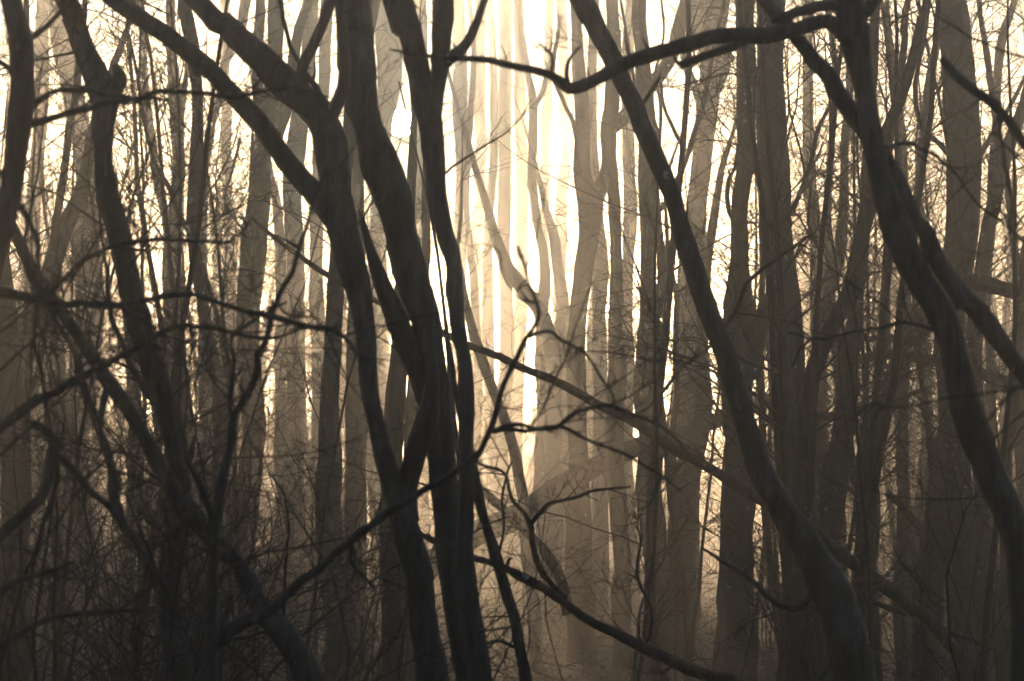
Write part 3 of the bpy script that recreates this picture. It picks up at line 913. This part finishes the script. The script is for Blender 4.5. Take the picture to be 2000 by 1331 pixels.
tree('slender_tree', 'faint far stem seen beneath the upper limb of the many-stemmed tree', 'tree', 52.0,
     ['640,-10,24 632,150,24 620,300,24 614,450,26 618,600,26 622,800,28 620,1331,34'],
     mat=M_BEECH, tw=(3, 1.3, .014), top=19, seed=69, k=9)
tree('tall_tree', 'dark trunk dotted with bluish lichen beside the lower stems of the many-stemmed tree', 'tree', 21.0,
     ['690,180,22 680,300,26 670,420,30 661,560,32 653,680,35 648,780,38 644,890,48 644,1000,54 646,1130,56 644,1331,62'],
     mat=M_GREY, tw=(4, .9, .007), seed=70, upper=False)
tree('tall_tree', 'dim brown trunk directly behind the lichen-dotted trunk', 'tree', 33.0,
     ['715,120,24 704,300,26 696,450,28 692,560,32 690,750,38 692,900,42 694,1331,50'],
     mat=M_BROWN, tw=(4, 1., .009), seed=71, upper=False, k=11)
tree('slender_tree', 'brown stem glimpsed between the stems of the many-stemmed tree', 'tree', 24.0,
     ['800,430,20 792,520,26 788,620,32 785,720,36 779,800,38 770,900,40 764,1000,42 760,1331,46'],
     mat=M_BROWN, tw=(2, .7, .006), seed=72, upper=False)
tree('slender_tree', 'dim brown stem hard behind the inner stem of the many-stemmed tree', 'tree', 31.0,
     ['838,330,14 828,480,18 820,600,22 812,720,26 808,820,28 806,950,30 806,1331,38'],
     mat=M_BROWN, tw=(2, .8, .007), seed=73, upper=False)
for i, (d, t, lb) in enumerate([
        (40, '275,-10,14 280,100,15 286,200,16 300,300,18 312,380,18 322,440,18 330,600,20 330,1331,28', 'thin misty stem beside the long diagonal upper limb'),
        (48, '78,-10,26 74,150,28 70,300,28 66,450,30 72,700,32 74,1331,38', 'pale wide stem far behind the almost black stem'),
        (34, '245,500,14 252,640,20 262,740,22 268,850,26 262,950,26 250,1100,28 250,1331,32', 'hazy short stem behind the crooked mossy stem'),
        (55, '440,-10,22 442,200,22 446,400,22 450,600,24 448,1331,32', 'very pale stem in the golden twig haze'),
        (30, '290,1000,14 308,930,18 310,870,14 300,800,10', 'broken leaning snag with a hooked tip near the crooked tree'),
        (50, '540,420,20 545,600,22 550,800,24 548,1331,32', 'pale lower stem between golden trunk and washed-out trunk')]):
    if 'snag' in lb:
        t = '300,800,10 310,870,14 305,930,20 290,985,24 310,1040,24 330,1100,26 345,1331,30'
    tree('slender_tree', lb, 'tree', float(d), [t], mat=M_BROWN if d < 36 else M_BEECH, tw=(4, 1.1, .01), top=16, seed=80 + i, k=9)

# pale trunks near the sun
for i, (d, t, lim, lb) in enumerate([
        (88, '987,-10,24 987,150,24 985,300,25 986,460,25 988,640,26 985,900,30 985,1331,40', [], 'sun-bleached straight trunk in the brightest gap'),
        (98, '1012,-10,18 1014,150,20 1016,300,22 1014,460,24 1012,700,26 1012,1331,34', [], 'second sun-bleached trunk close beside the straight one'),
        (60, '1012,40,10 1024,110,13 1038,190,16 1043,280,17 1042,360,18 1050,430,18 1062,520,20 1060,620,24 1062,890,25 1064,1331,32',
         ['1040,215,12 1058,185,11 1072,140,10 1085,90,9 1096,30,8'], 'pale wavy stem with a raised arm in the bright gap'),
        (80, '893,-10,26 896,120,28 898,260,30 894,380,28 890,500,26 886,650,26 884,1331,34', [], 'ghostly pale trunk just behind the many-stemmed tree'),
        (52, '868,120,6 890,200,8 915,290,11 940,370,14 958,430,18 972,475,22 990,515,26 1020,560,30 1048,600,30 1070,680,30 1080,800,30 1085,1331,38',
         [], 'pinkish leaning trunk at the foot of the bright gap'),
        (64, '1070,420,14 1082,470,20 1090,560,24 1096,640,26 1098,890,27 1100,1331,34', [], 'pale stem with a broken knobbly head'),
        (36, '893,500,9 905,560,12 925,640,17 950,720,20 975,800,19 1000,870,20 1020,960,22 1035,1080,24 1050,1331,30', [], 'slim brown stem slanting below the bright gap'),
        (104, '940,-10,22 938,200,22 935,400,24 930,600,26 930,1331,34', [], 'faintest trunk dissolving in the brightness near the sun'),
        (74, '744,-10,32 748,100,32 750,180,32 748,300,30 742,460,24 745,700,28 748,1331,36', [], 'pale stem standing in the glow of the sun behind the many-stemmed tree'),
        (70, '770,-10,30 771,80,28 768,150,26 756,215,24 740,280,24 735,460,26 735,1331,34', [], 'pale stem bending away beside the sun behind the many-stemmed tree'),
        (84, '820,-10,24 822,150,24 820,300,26 822,480,24 828,700,26 832,1331,32', [], 'pale narrow stem showing between the joined stems of the many-stemmed tree'),
        (78, '955,-10,14 962,120,15 966,260,16 958,400,18 955,560,20 958,1331,28', [], 'slim bleached stem in the bright gap, next to the straight bleached pair'),
        (95, '1096,-10,18 1100,150,19 1096,320,20 1090,480,22 1094,1331,30', [], 'bleached stem close behind the tuning-fork trunk'),
        (70, '915,-10,9 925,110,11 921,230,12 912,350,13 918,480,15 930,640,17 935,1331,26', [], 'thin wavering bleached stem beside the ghostly pale trunk'),
        (92, '1075,-10,16 1068,140,17 1062,300,18 1066,500,20 1068,1331,28', [], 'faint thin trunk between wavy stem and forked trunk')]):
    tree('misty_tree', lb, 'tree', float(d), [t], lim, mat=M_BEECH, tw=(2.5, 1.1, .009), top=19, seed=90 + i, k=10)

# ---- fallen logs
def log(name, label, trace, depth, mat, seed, cat='log', dd=0.0):
    rng = np.random.default_rng(seed)
    C = world_line(trace, depth, .1, rng, dd=dd)
    b0 = C[0][:3].copy(); b0[2] = gz(b0[0], b0[1])
    root = link(name, None, loc=tuple(b0)); tag(root, label, cat)
    W = spline(C, max(float(C[:, 3].mean()) * .7, .02))
    mb = MB(); tube(mb, W[:, :3], W[:, 3], k=14, rough=.09, knots=5, rng=rng)
    link('stem', mb.mesh('stem', mat, b0), root)
    mb = MB(); twigs(mb, W[:, :3], W[:, 3], 5, .5, .007, 3, 2, rmin=.003, rng=rng)
    link('twigs', mb.mesh('twigs', M_TWIG, b0), root)['kind'] = 'stuff'


log('fallen_log', 'thick tan fallen trunk resting slanted across the hazy trunks', '760,1180,50 840,1105,50 915,1052,50 960,1030,48 1010,1010,47 1070,968,46 1140,925,40 1215,885,36 1300,856,34 1380,828,31 1480,790,27 1560,765,22', 40, M_DEAD, 301)
log('broken_log', 'short broken log end poking up beside the thick fallen trunk', '933,952,12 950,965,17 972,985,19 1000,1010,19 1040,1050,19 1090,1120,22 1110,1200,24', 31, M_DEAD, 302)
log('fallen_log', 'dark log lying level behind the heavy forked tree', '1660,705,18 1740,692,20 1800,700,22 1850,712,24 1930,735,24 2010,760,24', 27, M_DEAD, 303)
log('fallen_branch', 'curved pale branch hanging level in the thicket above the dark log', '1600,660,7 1660,662,10 1720,662,13 1780,658,13 1810,650,10 1840,625,8', 23, M_DEAD, 304, 'branch')
log('fallen_branch', 'snow-pale crooked branch below the leaning grey-brown trunk', '1592,815,16 1640,812,15 1680,806,13 1730,790,11 1780,770,9 1815,755,5', 22, M_DEAD, 305, 'branch')
log('fallen_log', 'thick log tilted high beyond the stout straight trunk', '1880,545,26 1920,552,30 1960,566,30 2020,580,30', 20, M_DEAD, 306)

# ---- trees standing in the mist behind: built once per kind, then copied
def proc_tree(seed, H, r, lean, nl, ntw):
    rng = np.random.default_rng(seed)
    root = bpy.data.objects.new('misty_tree', None)
    n = 12
    p = np.zeros((n, 4))
    d = norm(np.array([lean, rng.normal(0, .03), 1.0]))
    for i in range(1, n):
        d = norm(d + rng.normal(0, .045, 3) * np.array([1, 1, 0]) + np.array([0, 0, .03]))
        p[i, :3] = p[i - 1, :3] + d * H / (n - 1)
    p[:, 3] = r * np.linspace(1, .12, n)
    p[0, 3] *= 1.4
    p[0, 2] -= .15
    W = spline(p, .45)
    mb = MB(); tube(mb, W[:, :3], W[:, 3], k=9, rough=.05, knots=4, rng=rng)
    parts = [('trunk', mb.mesh('trunk', M_BEECH if seed % 2 else M_BROWN), None)]
    tw_ = MB()
    sel = W[(W[:, 2] > H * .3)]
    li = rng.integers(0, int(len(sel) * .75), nl)
    T = norm(np.gradient(sel[:, :3], axis=0))[li]
    rp = rng.normal(size=(nl, 3)); rp[:, 2] = 0; rp = norm(rp)
    a = np.radians(rng.uniform(22, 50, nl))[:, None]
    pts, rd = grow(sel[li, :3], np.cos(a) * T + np.sin(a) * rp, rng.uniform(.18, .36, nl) * H, sel[li, 3] * .5, 9, .08, .06, .22, rng)
    for q in range(nl):
        mb = MB(); tube(mb, pts[q], rd[q], k=6, rough=.04, rng=rng)
        parts.append(('limb', mb.mesh('limb', M_BROWN), None))
        twigs(tw_, pts[q], rd[q], ntw, 1.7, .018, 7, 4, rmin=.005, rng=rng)
    twigs(tw_, sel[:, :3], sel[:, 3], ntw * 2, 2.0, .020, 7, 4, rmin=.005, rng=rng)
    low = W[(W[:, 2] > .8) & (W[:, 2] < H * .4)]
    twigs(tw_, low[:, :3], low[:, 3], 14, 1.2, .012, 5, 3, rmin=.005, rng=rng)
    parts.append(('twigs', tw_.mesh('twigs', M_TWIG), 'stuff'))
    return root, parts


KINDS = [proc_tree(500 + i, H, r, ln, nl, 9) for i, (H, r, ln, nl) in enumerate(
    [(11.5, .19, .04, 7), (10.5, .15, -.06, 6), (12, .24, .0, 8), (10.5, .11, .12, 5), (11, .17, -.10, 7), (9.5, .09, .05, 5)])]
KLAB = ['tall bare tree faint in mist', 'medium tilted bare tree faint in mist', 'stout bare trunk faint in mist',
        'thin leaning bare tree faint in mist', 'slanting bare tree faint in mist', 'wispy young tree faint in mist']
rng = np.random.default_rng(77)
placed = []
tries = 0
while len(placed) < 84 and tries < 20000:
    tries += 1
    y = 60 + 46 * rng.random()
    u = rng.uniform(-1.12, 1.12)
    if len(placed) > 58: u = rng.uniform(.5, 1.1) if rng.random() < .6 else rng.uniform(-1.1, -.6)
    x = u * 1000 / FPX * y
    px = 1000 + x / y * FPX
    # the sun is seen through an open lane, the bright gap beside it is thinly wooded
    if abs(px - SUN_PX[0]) < 110 * 60 / y: continue
    if 690 < px < 1190 and (y < 84 or rng.random() < .7): continue
    if 1190 < px < 1500 and rng.random() < .45: continue
    if any((x - a) ** 2 + (y - b) ** 2 < 2.0 for a, b in placed): continue
    placed.append((x, y))
    kk = int(rng.integers(0, 6))
    root, parts = KINDS[kk]
    r = root.copy(); COL.objects.link(r)
    s = rng.uniform(.8, 1.04)
    r.location = (x, y, float(gz(x, y)))
    r.rotation_euler = (0, 0, rng.uniform(-.6, .6) + (math.pi if rng.random() < .4 else 0))
    r.scale = (s, s, s)
    tag(r, KLAB[kk] + ' behind the ' + near_name(x, y, px), 'tree', 'trees standing in the mist behind, kind %s' % ['tall', 'medium', 'stout', 'leaning', 'slanting', 'wispy'][kk])
    for nm, me, kd in parts:
        c = bpy.data.objects.new(nm, me); COL.objects.link(c); c.parent = r
        if kd: c['kind'] = kd

# ---- far wood that reads as one mass
mb = MB()
for i in range(140):
    y = rng.uniform(108, 165)
    x = (rng.uniform(-1.2, 1.2) if i % 3 else rng.uniform(-1.1, -.35)) * 1000 / FPX * y
    px = 1000 + x / y * FPX
    if abs(px - SUN_PX[0]) < 20: continue
    H = rng.uniform(5, 8)
    n = 7
    p = np.zeros((n, 4))
    d = norm(np.array([rng.normal(0, .07), 0, 1.0]))
    for q in range(1, n):
        d = norm(d + np.array([rng.normal(0, .05), rng.normal(0, .05), .03]))
        p[q, :3] = p[q - 1, :3] + d * H / (n - 1)
    p[:, :3] += np.array([x, y, float(gz(x, y)) - .1])
    p[:, 3] = rng.uniform(.09, .26) * np.linspace(1, .15, n)
    tube(mb, p[:, :3], p[:, 3], k=6, rough=.03, rng=rng)
    twigs(mb, p[1:, :3], p[1:, 3], 8, 2.6, .04, 5, 0, rmin=.02, tmin=0, ang=45, rng=rng)
for i in range(90):
    y = rng.uniform(107, 120)
    px = rng.uniform(-60, 640) if i % 2 else rng.uniform(1420, 2060)
    x = (px - 1000) / FPX * y
    H = rng.uniform(8, 11)
    n = 6
    p = np.zeros((n, 4))
    d = norm(np.array([rng.normal(0, .08), 0, 1.0]))
    for q in range(1, n):
        d = norm(d + np.array([rng.normal(0, .06), rng.normal(0, .05), .03]))
        p[q, :3] = p[q - 1, :3] + d * H / (n - 1)
    p[:, :3] += np.array([x, y, float(gz(x, y)) - .1])
    p[:, 3] = rng.uniform(.08, .22) * np.linspace(1, .15, n)
    tube(mb, p[:, :3], p[:, 3], k=6, rough=.03, rng=rng)
    twigs(mb, p[1:, :3], p[1:, 3], 8, 2.2, .03, 5, 0, rmin=.016, tmin=0, ang=50, rng=rng)
n = 3200
y = rng.uniform(112, 170, n)
x = rng.uniform(-1.2, 1.2, n) * 1000 / FPX * y
S = np.stack([x, y, gz(x, y) - .1], -1)
D = np.stack([rng.normal(0, .16, n), rng.normal(0, .1, n), np.ones(n)], -1)
a, ra = grow(S, D, rng.uniform(2.5, 6.0, n), rng.uniform(.03, .06, n), 5, .10, .02, .4, rng)
tubes(mb, a, ra, 3)
o = link('far_wood', mb.mesh('far_wood', M_BROWN))
tag(o, 'dense bare far-off wood fading into bright mist', 'wood', kind='stuff')

# ---- the same wood goes on to the sides and behind the viewer
mb = MB()
cnt = 0
while cnt < 130:
    x, y = rng.uniform(-38, 38), rng.uniform(-34, 60)
    if abs(x) < 1.8 + max(y, -4) * .23 and y > -4: continue
    if x * x + y * y < 5: continue
    cnt += 1
    H = rng.uniform(9, 13)
    n = 6
    p = np.zeros((n, 4))
    d = norm(np.array([rng.normal(0, .1), rng.normal(0, .1), 1.0]))
    for q in range(1, n):
        d = norm(d + np.array([rng.normal(0, .06), rng.normal(0, .06), .03]))
        p[q, :3] = p[q - 1, :3] + d * H / (n - 1)
    p[:, :3] += np.array([x, y, float(gz(x, y)) - .1])
    p[:, 3] = rng.uniform(.10, .24) * np.linspace(1, .15, n)
    tube(mb, p[:, :3], p[:, 3], k=6, rough=.03, rng=rng)
    twigs(mb, p[1:, :3], p[1:, 3], 8, 2.8, .07, 4, 0, rmin=.035, tmin=.1, ang=48, rng=rng)
o = link('surrounding_wood', mb.mesh('surrounding_wood', M_BROWN))
tag(o, 'bare wood closing in on both sides and behind the viewpoint', 'wood', kind='stuff')

# ---- bushes: nearest dark ones, then brush in the middle distance
def bush_mesh(seed, n, h, spread, r, n2, n3, rmin, mat, wig=.10):
    rng = np.random.default_rng(seed)
    a = rng.uniform(0, 6.28, n)
    rr = rng.uniform(0, .12, n)
    S = np.stack([rr * np.cos(a), rr * np.sin(a), np.full(n, -.05)], -1)
    D = np.stack([spread * np.cos(a) * rng.uniform(.2, 1, n), spread * np.sin(a) * rng.uniform(.2, 1, n), np.ones(n)], -1)
    L = h * rng.uniform(.55, 1.1, n)
    pts, rd = grow(S, D, L, r * rng.uniform(.6, 1.1, n), 10, wig, .0, .25, rng)
    stems = []
    for q in range(n):
        mb = MB(); tube(mb, pts[q], rd[q], k=6, rough=.05, rng=rng); stems.append(mb.mesh('stem', mat))
    mb = MB()
    S, D, LL, RR = spawn(pts, rd, L, n2, 45, .38, .5, .2, rng)
    b, rb = grow(S, D, LL, np.maximum(RR, rmin), 6, wig * 1.6, .02, .4, rng)
    tubes(mb, b, rb, 4)
    S, D, L3, RR = spawn(b, rb, LL, n3, 45, .5, .6, .15, rng)
    c, rc = grow(S, D, L3, np.maximum(RR, rmin), 4, wig * 1.8, .02, .5, rng)
    tubes(mb, c, rc, 3)
    return stems, mb.mesh('twigs', mat)


def put_bush(kind, px, y, s, rz, label, group=None):
    x = (px - 1000) / FPX * y
    r = link('bush', None, loc=(x, y, float(gz(x, y))))
    label = label + ' near the ' + near_name(x, y)
    r.rotation_euler = (0, 0, rz); r.scale = (s, s, s)
    tag(r, label, 'bush', group)
    stems, tw_ = kind
    for me in stems: link('stem', me, r)
    link('twigs', tw_, r)['kind'] = 'stuff'


NB = [bush_mesh(600 + i, 5, 2.7, .65, .011, 11, 6, .0015, M_TWIG_NEAR, .18) for i in range(3)]
for i, (px, y, s) in enumerate([(1010, 10.5, .62), (1260, 9.5, .6), (1420, 12, .66), (880, 8.5, .55), (120, 13.5, 1.2), (330, 13, 1.1), (470, 9, .8), (390, 7.2, .8), (-30, 6.2, .9), (180, 7.0, .8), (20, 8.5, .95), (150, 9.5, 1.0), (300, 10, .85), (560, 10.5, .8), (-60, 7.5, 1.05), (80, 12.5, 1.1), (700, 11.5, .75), (1950, 12, .85), (1830, 13.5, .8), (2040, 10.5, .9), (220, 12, 1.15), (-20, 10.5, 1.25), (430, 13, .95), (60, 15, 1.3), (250, 15.5, 1.2), (1720, 15, .85)]):
    put_bush(NB[i % 3], px, y, s, i * 1.3, 'dark tangled twiggy bush', 'dark bushes in the near undergrowth')
MBU = [bush_mesh(620 + i, 9, 3.6, .5, .016, 11, 6, .003, M_TWIG, .15) for i in range(4)]
rng = np.random.default_rng(78)
for i in range(38):
    y = rng.uniform(19, 46)
    px = rng.uniform(-60, 2060)
    if 860 < px < 1480 and (y > 30 or rng.random() < .75): continue
    put_bush(MBU[i % 4], px, y, rng.uniform(.6, 1.15), rng.uniform(0, 6.28), ('low' if y > 33 else 'tall') + ' brown twiggy bush', 'brown bushes between the trunks')

# ---- saplings: thin whippy young trees
def sapling_kind(seed, H, r, lean):
    rng = np.random.default_rng(seed)
    pts, rd = grow(np.array([[0, 0, -.05]]), np.array([[lean, .05, 1.0]]), np.array([H]), np.array([r]), 14, .055, .03, .2, rng)
    mb = MB(); tube(mb, pts[0], rd[0], k=7, rough=.05, knots=3, rng=rng)
    tk = mb.mesh('trunk', M_BROWN)
    mb = MB(); twigs(mb, pts[0], rd[0], 34, 1.3, .008, 6, 4, ang=52, up=.02, wig=.17, rmin=.0032, tmin=.12, rng=rng)
    return tk, mb.mesh('twigs', M_TWIG)


SK = [sapling_kind(700 + i, H, r, ln) for i, (H, r, ln) in enumerate([(7.5, .035, .1), (6.0, .028, -.16), (8.5, .042, .03)])]
SLAB = ['whippy leaning sapling with fine twigs', 'short tilted sapling with fine twigs', 'tall thin upright sapling with fine twigs']
rng = np.random.default_rng(81)
NEARSAP = [(70, 15), (235, 13.5), (415, 16), (545, 17), (965, 16.5), (1185, 15), (1705, 15.5), (1925, 14), (20, 17), (330, 18)]
for i in range(50):
    px = [rng.uniform(-40, 520), rng.uniform(1500, 2040), rng.uniform(1290, 1560)][[0, 1, 0, 1, 2][i % 5]]
    y = rng.uniform(17, 42)
    if i >= 40: px, y = NEARSAP[i - 40]
    x = (px - 1000) / FPX * y
    r = link('sapling', None, loc=(x, y, float(gz(x, y))))
    sc_ = rng.uniform(.8, 1.2) if i < 40 else rng.uniform(.5, .75)
    r.rotation_euler = (0, 0, rng.uniform(0, 6.28)); r.scale = (sc_, sc_, sc_)
    tag(r, SLAB[i % 3] + ' near the ' + near_name(x, y), 'sapling', 'saplings among the trunks, %s' % ['leaning', 'short', 'tall'][i % 3])
    link('trunk', SK[i % 3][0], r)
    link('twigs', SK[i % 3][1], r)['kind'] = 'stuff'

# ---- uncountable undergrowth: dry stems, fallen twigs, leaf litter
rng = np.random.default_rng(79)
mb = MB()
n = 1150
y = 24 + 70 * rng.random(n) ** 1.1
x = rng.uniform(-1.1, 1.1, n) * 1000 / FPX * y
S = np.stack([x, y, gz(x, y) - .03], -1)
D = np.stack([rng.normal(0, .35, n), rng.normal(0, .35, n), np.ones(n)], -1)
L = rng.uniform(.3, 1.2, n) * (1 + .3 * rng.random(n))
a, ra = grow(S, D, L, rng.uniform(.003, .006, n) * (y / 40), 6, .12, -.01, .4, rng)
tubes(mb, a, ra, 3)
S, D, LL, RR = spawn(a, ra, L, 4, 40, .4, .7, .3, rng)
b, rb = grow(S, D, LL, RR, 4, .15, .02, .5, rng)
tubes(mb, b, rb, 3)
o = link('undergrowth', mb.mesh('undergrowth', M_DRY))
tag(o, 'thin dry stems of undergrowth standing up from the forest floor', 'undergrowth', kind='stuff')
mb = MB()
n = 6000
y = 30 + 60 * rng.random(n)
x = rng.uniform(-1.1, 1.1, n) * 1000 / FPX * y
c = np.stack([x, y, gz(x, y) + rng.uniform(.02, .09, n)], -1)
u = norm(rng.normal(size=(n, 3)) * np.array([1, 1, .5])) * rng.uniform(.03, .06, n)[:, None]
w = norm(np.cross(u, rng.normal(size=(n, 3)))) * rng.uniform(.02, .04, n)[:, None]
V = np.stack([c - u, c - w, c + u, c + w], 1)
mb.add(V, np.arange(4 * n).reshape(-1, 4))
o = link('leaf_litter', mb.mesh('leaf_litter', M_LEAF, smooth=False))
tag(o, 'scattered brown dead leaves lying on the forest floor', 'leaf litter', kind='stuff')
mb = MB()
n = 500
y = 32 + 40 * rng.random(n)
x = rng.uniform(-1.1, 1.1, n) * 1000 / FPX * y
S = np.stack([x, y, gz(x, y) + rng.uniform(.02, .25, n)], -1)
D = np.stack([rng.normal(0, 1, n), rng.normal(0, 1, n), rng.normal(.1, .25, n)], -1)
a, ra = grow(S, D, rng.uniform(.5, 1.8, n), rng.uniform(.006, .018, n), 6, .12, 0, .4, rng)
tubes(mb, a, ra, 5)
o = link('fallen_twigs', mb.mesh('fallen_twigs', M_DEAD))
tag(o, 'tangle of fallen dead sticks lying over the leaf litter', 'fallen twigs', kind='stuff')

# ------------------------------------------------------------------ haze
mb = MB()
x0, x1, y0, y1, z0, z1 = -420, 420, -220, 620, -2.0, 15.5
V = [(x, y, z) for z in (z0, z1) for y in (y0, y1) for x in (x0, x1)]
mb.add(np.array(V, float), [(0, 2, 3, 1), (4, 5, 7, 6), (0, 1, 5, 4), (2, 6, 7, 3), (0, 4, 6, 2), (1, 3, 7, 5)])
mh = bpy.data.materials.new('haze_air')
mh.use_nodes = True
nt = mh.node_tree
nt.nodes.clear()
pv = nt.nodes.new('ShaderNodeVolumePrincipled')
pv.inputs['Color'].default_value = (.95, .95, .95, 1)
pv.inputs['Density'].default_value = HAZE_DENSITY
pv.inputs['Anisotropy'].default_value = HAZE_G
out = nt.nodes.new('ShaderNodeOutputMaterial')
nt.links.new(pv.outputs[0], out.inputs['Volume'])
o = link('haze', mb.mesh('haze', mh, smooth=False))
tag(o, 'thin morning mist lit by the low sun between the trees', 'haze', kind='stuff')
